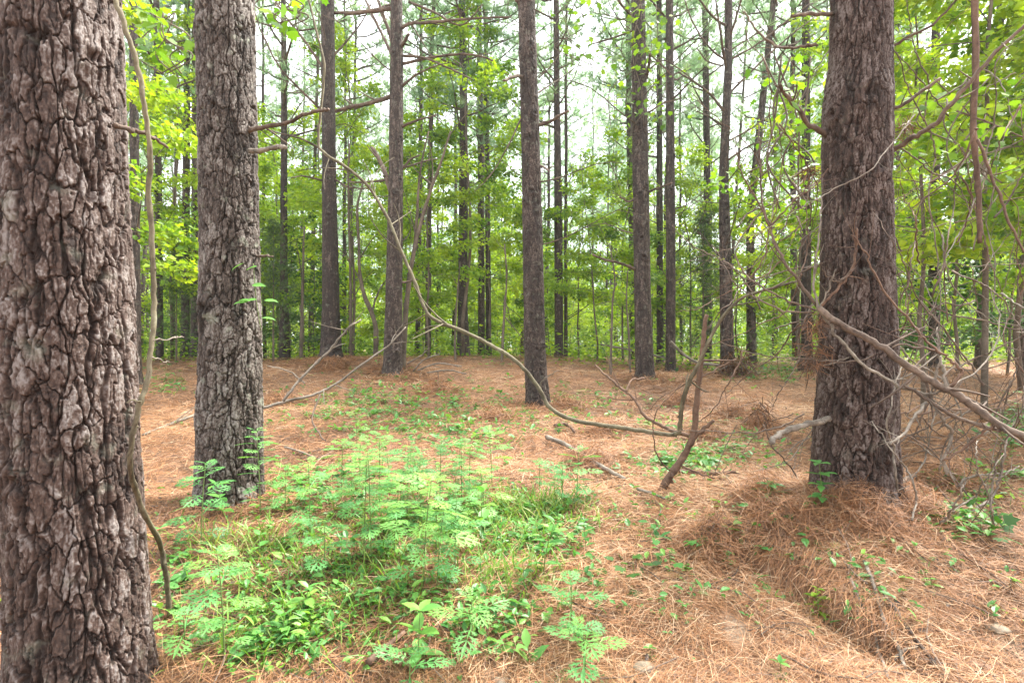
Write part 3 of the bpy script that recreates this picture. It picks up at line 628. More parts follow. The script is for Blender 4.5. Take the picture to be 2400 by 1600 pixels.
SP = [sapling(300, 2.2, .9, 1500, .08, .15), sapling(301, 3.2, 1.2, 2600, .085, .15, tint=(.62, .2)), sapling(302, 4.5, 1.5, 4000, .09, .2), sapling(303, 6.0, 1.9, 5600, .095, .22, tint=(.62, .2)),
      sapling(304, 8.0, 2.2, 8200, .10, .25), sapling(305, 5.0, 2.1, 5000, .09, .25, tint=(.7, .18), up=.15), sapling(306, 9.5, 2.3, 9000, .10, .35), sapling(307, 1.3, .7, 900, .075, .1, mleaf='leaf', tint=(.4, .2)),
      sapling(308, 3.6, 1.3, 1900, .085, .12, mleaf='darkleaf')]
SPH = [q[2] for q in SP]
def put_sap(u, d, k, s, label, group=None, rot=0, sink=.03):
    x = (u - UC) / F * d
    o = thing('understory_tree', label, 'young tree', (x, d, float(gz(x, d)) - sink), group); o.scale = (s, s, s); o.rotation_euler.z = rot
    link('stem', SP[k][0], o); link('foliage', SP[k][1], o); return o
NAMED = [(1065, 13.0, 6, 1.0, 'tall bright green broadleaf tree crown in front of the wounded pine'), (985, 12.2, 3, .95, 'broadleaf tree leaning up beside the many-branched pine'),
         (1130, 14.5, 5, 1.1, 'yellow-green spreading young tree just before the middle pine'), (1372, 13.5, 5, .95, 'glowing yellow-green spreading young tree between the middle and vine-leaved pines'),
         (1330, 17, 3, 1.0, 'upright bright young tree behind the glowing spreading one'), (812, 14.0, 4, 1.0, 'tall young tree filling the gap between mound pine and many-branched pine'),
         (235, 7.2, 3, 1.05, 'big-leaved bright young tree behind the pale vine stem'), (395, 13.6, 4, 1.1, 'tall young tree between the two thickest trunks'), (640, 16, 4, .9, 'young tree rising behind the dark cedar'),
         (1585, 15.0, 3, 1.0, 'young tree in the gap beside the slim straight pine'), (1835, 12.0, 4, .9, 'leafy young tree against the dark red-brown trunk'), (1700, 15, 2, 1.1, 'low young tree beyond the straw-footed pine'),
         (2120, 7.0, 3, 1.05, 'bright leafy young tree behind the dead branches'), (2260, 6.2, 4, .95, 'tall leafy young tree beside the hanging broken limb'), (2350, 7.6, 6, .9, 'tallest leafy tree at the thicket edge'),
         (2200, 9.2, 3, 1.0, 'mid-green young tree deep in the thicket'), (2310, 9.5, 8, 1.2, 'dark bushy young tree in the shaded thicket'), (2120, 10.5, 8, 1.0, 'dark low young tree beside the thicket floor'),
         (2010, 12.0, 4, 1.0, 'young tree hidden mostly by the dark red-brown trunk'), (2440, 6.0, 3, 1.1, 'leafy young tree leaning in from the edge'), (1930, 14, 5, 1.0, 'spreading young tree glimpsed past the dark red-brown trunk'),
         (300, 12, 3, 1.0, 'young tree showing past the huge flaky trunk edge'), (560, 13.5, 3, 1.0, 'young tree hidden behind the scarred trunk'), (700, 14, 8, 1.0, 'dark young tree near the mound pine')]
for k, (u, d, i, s, lb) in enumerate(NAMED): put_sap(u, d, i, s, lb, None, k * 1.7)
USB = ['thicket sapling ' + q[2].split('seen ')[1] for q in BR]
taken = [((u - UC) / F * d, d) for u, d, *_ in NAMED]; cnt = 0
while cnt < 190:
    d = 14.5 + 24 * rp_.random() ** 1.2; x = d * rp_.uniform(-1.08, 1.08); u = UC + x / d * F
    if any((x - a) ** 2 + (d - c) ** 2 < 1.0 for a, c in taken): continue
    if 1600 < u < 1760 and rp_.random() < .5: continue
    taken.append((x, d)); k = rp_.choice([0, 0, 1, 1, 2, 2, 3, 4, 5, 5, 7, 8, 1, 2, 0, 7]); lb = [USB[i] for i, q in enumerate(BR) if q[0] <= u < q[1]][0]
    put_sap(u, d, k, rp_.uniform(.8, 1.2), lb, lb.replace('sapling', 'saplings'), rp_.uniform(0, 6.28)); cnt += 1

# dark cedars
def cedar(seed, H, R, n=800):
    r = np.random.default_rng(seed); b = MB(); tb = MB(); s = np.linspace(0, 1, 8); p = np.stack([0 * s, 0 * s, H * s - .1], -1); v, f = tube(p, .03 * (1 - .8 * s), 6); tb.add(v, f)
    t = r.random(n) ** .8; az = r.uniform(0, 6.28, n); ra = R * (1 - t * .75) * np.sqrt(r.random(n)) * (.6 + .5 * np.sin(az * 5 + t * 20))
    pos = np.stack([np.cos(az) * ra, np.sin(az) * ra, H * (.15 + .85 * t)], -1); dr = np.stack([np.cos(az), np.sin(az), r.normal(-.1, .4, n)], -1)
    T = tuft(9, seed, .05); v, f = batch(T[0], T[1], pos, dr, r.normal(0, 1, (n, 3)), r.uniform(.08, .15, n)); b.add(v, f, np.repeat(r.uniform(.1, .9, n), len(T[0])))
    return tb.mesh('stem', M['sapbark']), b.mesh('foliage', M['cedar'], False)
CD = cedar(5, 3.4, 1.1)
for u, d, s, lb in [(628, 12.0, .9, 'dark feathery cedar beside the scarred trunk'), (405, 12.5, .8, 'dark feathery cedar between the two thickest trunks'), (1615, 13.5, 1.1, 'dark feathery cedar behind the broken snag')]:
    x = (u - UC) / F * d; o = thing('cedar_tree', lb, 'cedar', (x, d, float(gz(x, d)) - .03)); o.scale = (s,) * 3; link('stem', CD[0], o); link('foliage', CD[1], o)

# bare crooked saplings
def crooked(label, pts, w0, w1, d0, d1, seed, forks=(), m='sapbark'):
    base = P(*pts[0], d0); o = thing('sapling', label, 'sapling', tuple(base)); o['base'] = tuple(float(c) for c in base)
    branch(o, pts, w0, w1, d0, d1, seed, m, 3, 'stem', .003)
    for k, (fp, a, c) in enumerate(forks): branch(o, fp, a, c, d0, d1, seed + 50 + k, m, 2, 'branch', .003)
    return o
crooked('dark forked sapling leaning up from behind the many-branched pine', [(924, 850), (930, 760), (938, 660), (955, 560), (985, 450), (1010, 380), (1035, 300)], 18, 5, 10.9, 10.4, 1, [([(938, 660), (950, 580), (958, 500), (965, 400), (985, 300)], 11, 4)])
crooked('thin sapling with an S-shaped bend near the mound pine', [(862, 838), (864, 760), (855, 720), (838, 680), (828, 630), (826, 560), (822, 480), (835, 420)], 16, 5, 12.2, 12, 2)
crooked('thin straight bare sapling beside the S-bent one', [(806, 830), (805, 700), (803, 560), (800, 420), (804, 330)], 9, 4, 12.4, 12.4, 3)
crooked('very thin sapling under the curved stem', [(1046, 840), (1045, 760), (1050, 680), (1056, 600)], 7, 3, 12, 12, 4)
crooked('thin sapling leaning between the wounded pine and the middle pine', [(1152, 848), (1155, 780), (1160, 700), (1165, 640), (1160, 560)], 9, 4, 12, 12, 5)
crooked('thin sapling standing in straw before the vine-leaved pine', [(1402, 872), (1404, 780), (1408, 690), (1412, 640), (1400, 560)], 8, 3, 10.5, 10.5, 6)
crooked('thin sapling hugging the vine-leaved pine', [(1448, 860), (1444, 760), (1440, 690), (1444, 620)], 7, 3, 11, 11, 7)
crooked('thin dark sapling between cedar and mound pine', [(692, 836), (694, 720), (696, 640), (700, 520)], 11, 5, 12.5, 12.5, 8)

# the pale climbing stem beside the huge trunk, and the long curved stem
g = ghit([392], [1425])[0][0]
o = thing('vine_stem', 'pale crooked vine stem climbing beside the huge flaky trunk', 'vine', tuple(g)); o['base'] = tuple(float(c) for c in g)
VD = float(g[1])
branch(o, [(390, 1432, VD), (386, 1350, VD - .02), (381, 1300, VD - .06), (374, 1250, VD - .1), (345, 1195, 1.86), (322, 1130, 1.76), (306, 1060, 1.66), (310, 990, 1.64), (322, 925, 1.64), (342, 865, 1.66), (354, 790, 1.68), (360, 690, 1.7), (354, 570, 1.7), (344, 440, 1.7), (346, 340, 1.68), (332, 240, 1.66), (318, 150, 1.65), (292, 60, 1.64), (270, -10, 1.64), (240, -120, 1.64)], 14, 14, 0, 0, 5, 'vine', 0, 'stem', .0018)
branch(o, [(322, 925), (300, 918), (285, 925)], 5, 3, 1.63, 1.6, 6, 'vine', 0, 'twig'); branch(o, [(350, 820), (375, 822), (400, 818)], 4, 2, 1.63, 1.7, 7, 'pale', 0, 'twig'); branch(o, [(358, 780), (400, 776), (425, 778)], 4, 2, 1.63, 1.75, 8, 'pale', 0, 'twig')
g = ghit([1515], [1135])[0][0]; D0 = float(g[1]) ; 
o = thing('bent_sapling', 'long smooth bent stem arching across the clearing and up again', 'sapling', tuple(P(1556, 998, D0))); o['base'] = tuple(float(c) for c in P(1556, 998, D0))
branch(o, [(1556, 998), (1500, 994), (1440, 984), (1380, 976), (1315, 963), (1265, 935), (1240, 893), (1195, 838), (1140, 800), (1070, 765), (1000, 735), (975, 705), (955, 650), (925, 580), (895, 505), (850, 432), (800, 388), (745, 352), (733, 320), (738, 250), (745, 150), (725, 60), (700, -30)], 13, 6, D0, 4.4, 9, 'vine', 12, 'stem', .002)
branch(o, [(1548, 998), (1562, 985), (1566, 935), (1580, 880), (1608, 822), (1640, 755), (1682, 698), (1722, 672), (1790, 652), (1830, 640)], 14, 6, D0, D0 - .3, 10, 'vine', 4, 'branch', .002)
branch(o, [(1240, 893), (1246, 875), (1262, 862), (1285, 850)], 4, 2, D0 + .4, D0 + .3, 11, 'pale', 0, 'twig')
o = thing('broken_snag', 'crooked brown broken-topped snag growing out of the straw', 'dead tree', tuple(g)); o['base'] = tuple(float(c) for c in g)
branch(o, [(1508, 1150), (1535, 1098), (1565, 1055), (1588, 1005), (1598, 940), (1606, 850), (1612, 780), (1618, 718)], 23, 11, D0, D0 - .05, 12, 'brownwood', 1, 'stem', .003)
branch(o, [(1585, 1010), (1608, 990), (1632, 966)], 15, 9, D0, D0 - .1, 13, 'brownwood', 0)
branch(o, [(1583, 1000), (1535, 985), (1485, 955), (1455, 915), (1425, 890), (1395, 862), (1370, 838)], 11, 4, D0, D0 + .4, 14, 'brownwood', 3); branch(o, [(1440, 898), (1450, 875), (1478, 866)], 6, 5, D0 + .2, D0 + .3, 15, 'brownwood', 0)
branch(o, [(1545, 1085), (1520, 1060), (1500, 1000), (1508, 940), (1560, 880)], 5, 2, D0, D0 - .2, 16, 'brownwood', 2)
branch(o, [(1560, 1065), (1590, 1080), (1640, 1095)], 7, 4, D0, D0 - .1, 17, 'brownwood', 1)

# ------------------------------------------------------------------ dead branches caught against the dark trunk
o = thing('dead_branch', 'large bare dead limb whorl caught against the dark red-brown trunk', 'dead branch', tuple(P(1880, 710, 2.68))); o['base'] = tuple(float(c) for c in P(1880, 710, 2.68))
RL = [([(1878, 706), (1930, 745), (2000, 785), (2070, 830), (2130, 868), (2180, 895), (2230, 930), (2290, 975), (2380, 1020)], 19, 23, 2.66, 2.3, 'twig'),
      ([(1890, 722), (1930, 775), (1975, 820), (2030, 860), (2080, 885), (2140, 894), (2178, 890)], 11, 9, 2.66, 2.45, 'pale'),
      ([(2078, 884), (2140, 925), (2200, 955), (2250, 968), (2300, 982)], 12, 13, 2.5, 2.35, 'twig'),
      ([(2180, 893), (2200, 868), (2202, 848), (2186, 825), (2150, 795), (2110, 740), (2060, 680), (2010, 610), (1985, 570), (1958, 545)], 11, 5, 2.44, 2.5, 'brownwood'),
      ([(2172, 890), (2168, 840), (2156, 800), (2150, 755)], 11, 5, 2.44, 2.5, 'pale'), ([(2160, 820), (2146, 870), (2135, 910)], 8, 6, 2.44, 2.5, 'pale'),
      ([(2130, 925), (2108, 955), (2085, 1000), (2048, 1028)], 12, 8, 2.45, 2.3, 'pale'), ([(2135, 900), (2165, 965), (2178, 1000), (2160, 1050), (2170, 1090)], 11, 9, 2.5, 2.5, 'pale'),
      ([(1880, 706), (1868, 650), (1874, 570), (1884, 500), (1888, 440)], 9, 4, 2.66, 2.7, 'pale'), ([(1884, 706), (1930, 662), (1962, 612), (1970, 565), (1972, 528)], 10, 7, 2.66, 2.6, 'brownwood'),
      ([(1958, 620), (1930, 646), (1905, 640), (1880, 612)], 7, 4, 2.62, 2.66, 'twig'), ([(1882, 706), (1900, 660), (1916, 615)], 6, 4, 2.66, 2.6, 'pale'),
      ([(1876, 706), (1830, 645), (1790, 585), (1765, 530), (1745, 470), (1740, 380), (1732, 290)], 12, 5, 2.68, 2.75, 'twig'), ([(1768, 525), (1735, 460), (1700, 400), (1690, 320)], 7, 3, 2.7, 2.8, 'brownwood'),
      ([(1770, 520), (1815, 470), (1870, 430), (1900, 390)], 7, 3, 2.7, 2.7, 'brownwood'), ([(1870, 712), (1820, 690), (1760, 660), (1715, 620), (1700, 560), (1760, 470)], 8, 4, 2.68, 2.9, 'twig'), ([(1872, 716), (1800, 708), (1740, 680), (1690, 650), (1660, 600), (1640, 560)], 7, 3, 2.68, 3.0, 'twig'),
      ([(2290, 975), (2250, 1000), (2210, 1030), (2150, 1062)], 10, 7, 2.35, 2.4, 'brownwood'), ([(2180, 893), (2250, 840), (2290, 780), (2296, 720), (2270, 650)], 6, 3, 2.44, 2.7, 'pale')]
for k, (pts, w0, w1, d0, d1, m) in enumerate(RL): branch(o, pts, w0 * (.95 if k == 0 else .8), w1 * (.95 if k == 0 else .8), d0, d1, 300 + k, m, 9 if w0 > 6 else 5)
o = thing('hanging_limb', 'straight dark broken limb hanging down beside the dark red-brown trunk', 'broken limb', tuple(P(2246, 555, 3.1))); o['base'] = tuple(float(c) for c in P(2246, 555, 3.1))
branch(o, [(2236, -140), (2240, 60), (2240, 180), (2236, 280), (2244, 400), (2247, 480), (2246, 558)], 18, 13, 3.2, 3.1, 330, 'brownwood', 0, 'stem', .002)
branch(o, [(2244, 320), (2275, 400), (2300, 470), (2330, 540), (2360, 600)], 8, 6, 3.1, 3.0, 331, 'brownwood', 3); branch(o, [(2240, 300), (2200, 390), (2140, 440), (2090, 480)], 5, 3, 3.1, 3.3, 332, 'brownwood', 3)
GT = 'bare twigs of the tangle behind and beside the dark red-brown trunk'
r_ = np.random.default_rng(12)
def twig_thing(u, v, d, ang, L, w, seed, label, group, m):
    r = np.random.default_rng(seed); pts = []; a = ang; x, y, dd = u, v, d
    for k in range(7):
        pts.append((x, y, dd)); a += r.normal(0, .28); x += math.cos(a) * L / 6; y += math.sin(a) * L / 6; dd += r.normal(0, .07)
    b0 = P(*pts[0]); o = thing('dead_twig', label, 'twig', tuple(b0), group); o['base'] = tuple(float(c) for c in b0)
    br = branch(None, pts, w, w * .4, d, d, seed, m, 6, 'branch', .004)
    for vv in (0,): br.data.transform(__import__('mathutils').Matrix.Translation(-Vector(b0)))
    br.parent = o
for k in range(125):
    u = r_.uniform(2040, 2420); v = r_.uniform(150, 1050) if k % 3 else r_.uniform(600, 1150); d = r_.uniform(2.7, 4.8)
    twig_thing(u, v, d, r_.choice([-.6, .5, 2.3, 1.57, -1.2, 2.8]) + r_.normal(0, .4), r_.uniform(180, 560), r_.uniform(2.2, 5.5), 500 + k, 'thin bare twig in the dead tangle beside the dark red-brown trunk', GT, r_.choice(['twig', 'pale', 'twig', 'brownwood']))
for k in range(40):
    u = r_.uniform(1690, 1870); v = r_.uniform(250, 980); d = r_.uniform(2.9, 4.5)
    twig_thing(u, v, d, r_.choice([-1.3, 1.4, -.8, 2.2]) + r_.normal(0, .35), r_.uniform(150, 420), r_.uniform(2.2, 4.8), 1600 + k, 'thin bare twig hanging between the broken snag and the dark red-brown trunk', 'bare twigs between the snag and the dark trunk', r_.choice(['twig', 'brownwood', 'twig']))
for k in range(14):
    u = r_.uniform(2050, 2360); v = r_.uniform(1050, 1250)
    h = ghit([u], [v])[0][0]; twig_thing(u, v - 20, float(h[1]) - .05, r_.choice([-1.2, -2.2, -.5]) + r_.normal(0, .3), r_.uniform(120, 330), r_.uniform(4, 8), 1700 + k, 'pale bare twig sticking up from the straw behind the dark trunk', 'pale twigs sticking up from the straw', 'pale')

# brown needle bunches draped on the dead limbs
def needle_bunch(label, u, v, d, n, R, L, seed, group=None):
    r = np.random.default_rng(seed); c = P(u, v, d); b = MB(); ax = r.normal(0, R, (n, 3)) * np.array([1, 1, 1.5])
    T = [(0, -1, 0), (0, 1, 0), (.5, -.8, .08), (.5, .8, .08), (1, -.3, 0), (1, .3, 0)]
    X = np.stack([r.normal(0, .8, n), r.normal(0, .8, n), -np.abs(r.normal(.6, .6, n))], -1); l = r.uniform(.6, 1.1, n) * L
    v_, f = batch(T, [[(0, 1, 3, 2), (2, 3, 5, 4)]], ax, X, r.normal(0, 1, (n, 3)), np.stack([l, np.full(n, .0016 * d / 2.2), l], -1)); b.add(v_, f, np.repeat(np.clip(r.normal(.16, .14, n), 0, 1), 6))
    tag(link('needle_bunch', b.mesh('needle_bunch', M['dead'], False), None, tuple(c)), label, 'pine needles', group)
needle_bunch('large brown needle bunch hanging at the limb whorl', 1874, 735, 2.72, 150, .022, .09, 1)
needle_bunch('brown needle bunch pressed against the side of the dark trunk', 1868, 815, 2.84, 190, .028, .10, 2)
needle_bunch('small brown needle bunch hanging from a twig near the snag', 1860, 390, 3.2, 40, .008, .14, 3)
needle_bunch('brown needle bunch beside the dark trunk above the limb', 2075, 290, 3.1, 70, .02, .10, 4)
needle_bunch('brown needle bunch drooping from twigs near the straw', 1745, 940, 3.6, 110, .03, .15, 5)
needle_bunch('brown needle heap clinging to the straw-footed pine', 1690, 850, 10.6, 420, .14, .45, 6)

# ------------------------------------------------------------------ fallen sticks
def stick(label, pts, w0, w1, m='twig', seed=0, lift=.02, sub=2, name='fallen_stick', cat_='stick'):
    q = []
    for u, v in pts:
        h, ok = ghit([u], [v]); dd = float(h[0, 1]); q.append((u, v - w0 / 2 - .034 * F / dd, dd))
    b0 = P(*q[0]); o = thing(name, label, cat_, tuple(b0)); o['base'] = tuple(float(c) for c in b0)
    branch(o, q, w0, w1, 0, 0, seed, m, sub, 'stick', .002); return o
stick('bleached fallen pole lying on straw in the middle of the clearing', [(1256, 1018), (1300, 1036), (1350, 1068), (1395, 1095), (1435, 1116)], 13, 11, 'pale', 1, sub=0)
stick('short grey stick beyond the end of the bleached pole', [(1465, 1140), (1500, 1152), (1530, 1165)], 9, 6, 'pale', 2, sub=0)
stick('brown forked stick lying behind the broken snag', [(1560, 1098), (1600, 1102), (1640, 1106), (1690, 1104)], 13, 9, 'brownwood', 3)
stick('thick curved brown stick in the nearest weeds', [(845, 1556), (875, 1528), (905, 1500), (928, 1478)], 22, 12, 'brownwood', 4, sub=0)
stick('thin curved stick running down the straw from the ledge', [(1985, 1310), (2010, 1370), (2030, 1440), (2065, 1500), (2085, 1560)], 10, 10, 'pale', 5)
stick('long dark stick slanting along the washed-out ledge', [(2020, 1370), (2060, 1430), (2110, 1500), (2160, 1565)], 8, 10, 'twig', 6)
stick('pale stick crossing the long dark stick', [(1955, 1350), (1975, 1400), (2010, 1470), (2030, 1530), (2050, 1580)], 9, 8, 'pale', 7)
stick('short pale crooked stick near the two crossing sticks', [(2055, 1540), (2075, 1520), (2105, 1510)], 9, 8, 'pale', 8, sub=0)
stick('grey root-like stick at the foot of the dark trunk', [(1985, 1190), (2030, 1160), (2065, 1130), (2100, 1112)], 13, 15, 'pale', 9)
stick('long thin dark twig slanting across the sunlit straw', [(2130, 1200), (2200, 1280), (2280, 1340), (2352, 1400)], 6, 5, 'brownwood', 10)
stick('second thin dark twig slanting on the straw higher up', [(2150, 1130), (2200, 1190), (2260, 1260), (2345, 1330)], 6, 4, 'brownwood', 11)
stick('thin level twig in the straw before the dark trunk', [(1600, 1228), (1680, 1226), (1765, 1232)], 7, 5, 'twig', 12)
stick('grey stick lying behind the scarred trunk', [(330, 1010), (390, 985), (450, 962)], 8, 9, 'pale', 13)
stick('dark twig in straw beside the ragweed', [(700, 1070), (735, 1066), (765, 1050)], 7, 9, 'brownwood', 14, sub=0)
stick('pale thin stick in the straw beyond the ragweed', [(655, 1038), (690, 1050), (735, 1068)], 6, 5, 'pale', 15, sub=0)
stick('small dark broken root in the middle of the clearing', [(1275, 990), (1295, 985), (1310, 992), (1318, 1005)], 10, 8, 'brownwood', 16)
o = thing('fallen_branch', 'long pale curved dead branch propped behind the scarred trunk', 'dead branch', tuple(ghit([605], [938])[0][0])); o['base'] = tuple(o.location)
branch(o, [(600, 938, 5.6), (660, 920, 5.7), (720, 905, 5.8), (770, 882, 5.9), (830, 838, 6.0), (890, 795, 6.1), (935, 750, 6.2)], 9, 4, 0, 0, 401, 'pale', 5)
branch(o, [(650, 920, 5.6), (690, 870, 5.7), (730, 830, 5.8), (770, 790, 5.8), (800, 755, 5.8), (830, 735, 5.9)], 8, 4, 0, 0, 402, 'pale', 4)
branch(o, [(700, 880, 5.7), (660, 850, 5.7), (610, 838, 5.6)], 4, 3, 0, 0, 403, 'pale', 1)
branch(o, [(735, 905, 5.8), (715, 960, 5.5), (735, 1000, 5.1), (745, 1010, 5.0)], 5, 3, 0, 0, 404, 'twig', 2)
o = thing('fallen_branch', 'bushy fallen dead branch at the foot of the many-branched pine', 'dead branch', tuple(ghit([990], [850])[0][0])); o['base'] = tuple(o.location)
for k, pts in enumerate([[(935, 835), (970, 815), (985, 800)], [(960, 850), (1010, 835), (1060, 842)], [(950, 852), (975, 825), (1010, 812)], [(980, 856), (1030, 850), (1070, 858)]]): branch(o, pts, 5, 3, 10.3, 10, 410 + k, 'pale', 4)
o = thing('fallen_branch', 'fallen grey pole leaning low beyond the vine-leaved pine', 'dead branch', tuple(ghit([1680], [845])[0][0])); o['base'] = tuple(o.location)
branch(o, [(1690, 842), (1640, 838), (1600, 832), (1565, 810), (1540, 785)], 9, 7, 11.8, 11.8, 420, 'pale', 2); branch(o, [(1560, 832), (1500, 815), (1420, 798), (1380, 790)], 6, 5, 13, 13, 421, 'pale', 1)

# ------------------------------------------------------------------ low plants one can tell apart
def plant_at(name, label, cat_, u, v, group=None):
    h, ok = ghit([u], [v]); return thing(name, label, cat_, tuple(h[0] - np.array([0, 0, .01])), group), float(h[0, 1])
def ragweed(u, v, vt, label, seed, group=None, ls=1.0):
    o, d = plant_at('ragweed_plant', label, 'ragweed', u, v, group); H = max(.05, (v - vt) / F * d); r = np.random.default_rng(seed)
    sb, lf = MB(), MB(); s = np.linspace(0, 1, 8); le = r.normal(0, .05 * H, 2); p = np.stack([le[0] * s ** 2, le[1] * s ** 2, H * s], -1)
    vv, f = tube(p, np.linspace(.0035, .0018, 8), 5); sb.add(vv, f)
    pos, X, Z, sc = [], [], [], []; nn = max(3, int(3 + H / .085))
    for k in range(nn):
        t = .22 + .78 * (k / (nn - 1)) ** .7; L = (.065 + .07 * math.sin(math.pi * min(1, t * .9 + .02))) * ls * r.uniform(.8, 1.15) * (1 if t < .93 else .7) * min(1, .5 + H / .3)
        for q in (0, 1) if t < .9 else (0, 1, 2, 3):
            a = k * 1.57 + q * (math.pi if t < .9 else 1.57) + r.normal(0, .25); pit = .15 + .55 * t ** 3 * r.uniform(.2, 1) + r.normal(0, .12)
            pos.append([np.interp(t, s, p[:, 0]), np.interp(t, s, p[:, 1]), H * t]); X.append([math.cos(a) * math.cos(pit), math.sin(a) * math.cos(pit), math.sin(pit)])
            Z.append([r.normal(0, .2) - math.cos(a) * math.sin(pit), r.normal(0, .2) - math.sin(a) * math.sin(pit), 1]); sc.append(L)
    pos, X, Z, sc = map(np.array, (pos, X, Z, sc)); vv, f = batch(RAG[0], RAG[1], pos, X, Z, sc)
    tt = np.clip(r.normal(.5, .12, len(sc)) + .3 * (pos[:, 2] / H - .6), 0, 1); lf.add(vv, f, np.repeat(tt, len(RAG[0])))
    link('stem', sb.mesh('stem', M['stem']), o); link('foliage', lf.mesh('foliage', M['rag'], False), o)
RW = [(462, 1265, 1062, 'tall ragweed standing before the scarred trunk beside its edge'), (598, 1195, 990, 'ragweed rising against the scarred trunk face'), (515, 1520, 1262, 'ragweed with a flat leafy top nearest the huge trunk'),
      (712, 1245, 1062, 'ragweed with a single bare lower stem, left of the twin-stemmed pair'), (836, 1305, 1035, 'taller of the twin-stemmed ragweeds in the middle of the patch'), (852, 1300, 1050, 'shorter of the twin-stemmed ragweeds in the middle of the patch'),
      (972, 1372, 1100, 'biggest bluish ragweed in the centre of the weed patch'), (935, 1215, 1030, 'ragweed standing just behind the biggest bluish one'), (1112, 1210, 1085, 'ragweed with a thin bare stem at the patch edge facing the clearing'),
      (1325, 1165, 1035, 'taller ragweed in front of the bleached pole'), (1292, 1170, 1062, 'lower ragweed in front of the bleached pole'), (1085, 1500, 1365, 'ragweed beside the rosette of pointed leaves'), (1130, 1130, 985, 'ragweed at the far end of the patch before the middle pine'),
      (872, 1190, 1000, 'pale ragweed in the rear row of the patch'), (1312, 1470, 1330, 'low ragweed on bare straw near the grape leaves'), (940, 1600, 1515, 'spread ragweed top at the very front of the picture'), (425, 1500, 1412, 'low wide-lobed ragweed touching the huge trunk'),
      (655, 1190, 1075, 'small ragweed just past the scarred trunk foot'), (1010, 1190, 1010, 'narrow ragweed among the rear stems'), (1060, 1165, 1010, 'light green ragweed near the rear edge of the patch'), (785, 1150, 1015, 'wide-topped ragweed at the rear of the patch'),
      (1240, 1140, 1060, 'small ragweed near the bleached pole upper end'), (905, 1290, 1105, 'leafy ragweed between the twin stems and the biggest one'), (1045, 1330, 1130, 'leafy ragweed right beside the biggest bluish one'), (1345, 1560, 1440, 'pale low ragweed at the edge of the bare straw'), (745, 1345, 1200, 'small shaded ragweed under the single-stemmed one')]
for k, (u, v, vt, lb) in enumerate(RW): ragweed(u, v, vt, lb, 800 + k, ls=1.6 if k in (6, 15) else 1.25)
rq = random.Random(9)
for k in range(24):
    u, v = rq.gauss(880, 190), rq.gauss(1150, 110)
    if not (470 < u < 1330 and 1010 < v < 1420): continue
    ragweed(u, v, v - rq.uniform(50, 150) * (v - 700) / 450, 'small feathery ragweed crowded among the taller weeds of the patch', 900 + k, 'small ragweeds crowded in the weed patch')
def herb(u, v, vt, label, seed, L=.06, nodes=4, per=2, T=OVATE, m='herb', group=None, pit0=.2, name='leafy_plant', cat_='plant', stemw=.0025):
    o, d = plant_at(name, label, cat_, u, v, group); H = max(.03, (v - vt) / F * d); r = np.random.default_rng(seed); sb, lf = MB(), MB()
    s = np.linspace(0, 1, 7); le = r.normal(0, .08 * H, 2); p = np.stack([le[0] * s ** 2, le[1] * s ** 2, H * s], -1); vv, f = tube(p, np.linspace(stemw, stemw * .5, 7), 5); sb.add(vv, f)
    pos, X, Z, sc = [], [], [], []
    for k in range(nodes):
        t = .3 + .7 * k / max(1, nodes - 1)
        for q in range(per):
            a = k * 1.4 + q * 2 * math.pi / per + r.normal(0, .25); pit = pit0 + .35 * (t - .5) + r.normal(0, .15)
            pos.append([np.interp(t, s, p[:, 0]), np.interp(t, s, p[:, 1]), H * t]); X.append([math.cos(a) * math.cos(pit), math.sin(a) * math.cos(pit), math.sin(pit)])
            Z.append([r.normal(0, .2) - math.cos(a) * math.sin(pit), r.normal(0, .2) - math.sin(a) * math.sin(pit), 1]); sc.append(L * r.uniform(.75, 1.1) * (1 if t < .95 else .8))
    pos, X, Z, sc = map(np.array, (pos, X, Z, sc))
    if T is LOBED: pos = pos + X * (sc * r.uniform(.3, 1.9, len(sc)))[:, None]; sc = sc * .8; Z = Z + r.normal(0, .35, Z.shape)
    vv, f = batch(T[0], T[1], pos, X, Z, sc); lf.add(vv, f, np.repeat(np.clip(r.normal(.55, .13, len(sc)), 0, 1), len(T[0])))
    link('stem', sb.mesh('stem', M['stem']), o); link('foliage', lf.mesh('foliage', M[m], True), o); return o
herb(960, 1535, 1400, 'rosette plant with long pointed bright leaves at the front of the patch', 1, .10, 3, 4, pit0=.25)
herb(1105, 1265, 1125, 'upright plant with two pale leaves catching light beside the biggest ragweed', 2, .10, 4, 2, pit0=.5)
herb(1248, 1335, 1185, 'upright plant with glossy pointed leaves at the patch corner', 3, .085, 5, 2)
herb(1345, 1275, 1195, 'small star-leaved plant in front of the bare straw', 4, .06, 4, 2); herb(1205, 1365, 1285, 'small leafy plant beneath the glossy pointed one', 5, .06, 4, 2)
herb(1152, 1400, 1362, 'three-leaflet seedling low in the weeds', 6, .075, 1, 4, pit0=.05); herb(595, 1300, 1225, 'round-leaved seedling in the weeds before the scarred trunk', 7, .075, 3, 2)
herb(512, 1195, 1110, 'pointed-leaved plant at the foot of the scarred trunk', 8, .10, 3, 3); herb(1770, 1160, 1108, 'wide-leaved seedling in straw beside the dark trunk', 9, .10, 3, 4, pit0=.0)
herb(1888, 1168, 1058, 'creeper with five-part leaves climbing the dark trunk foot', 10, .085, 4, 4, m='herb', pit0=.1); herb(1915, 1245, 1222, 'three-leaflet seedling on the straw ledge, shorter of a pair', 11, .085, 1, 3, pit0=-.1)
herb(1975, 1248, 1222, 'three-leaflet seedling on the straw ledge, longer-leaved of a pair', 12, .10, 1, 3, pit0=-.1); herb(1972, 1305, 1270, 'tiny clover-like seedling below the straw ledge', 13, .05, 2, 3, pit0=0)
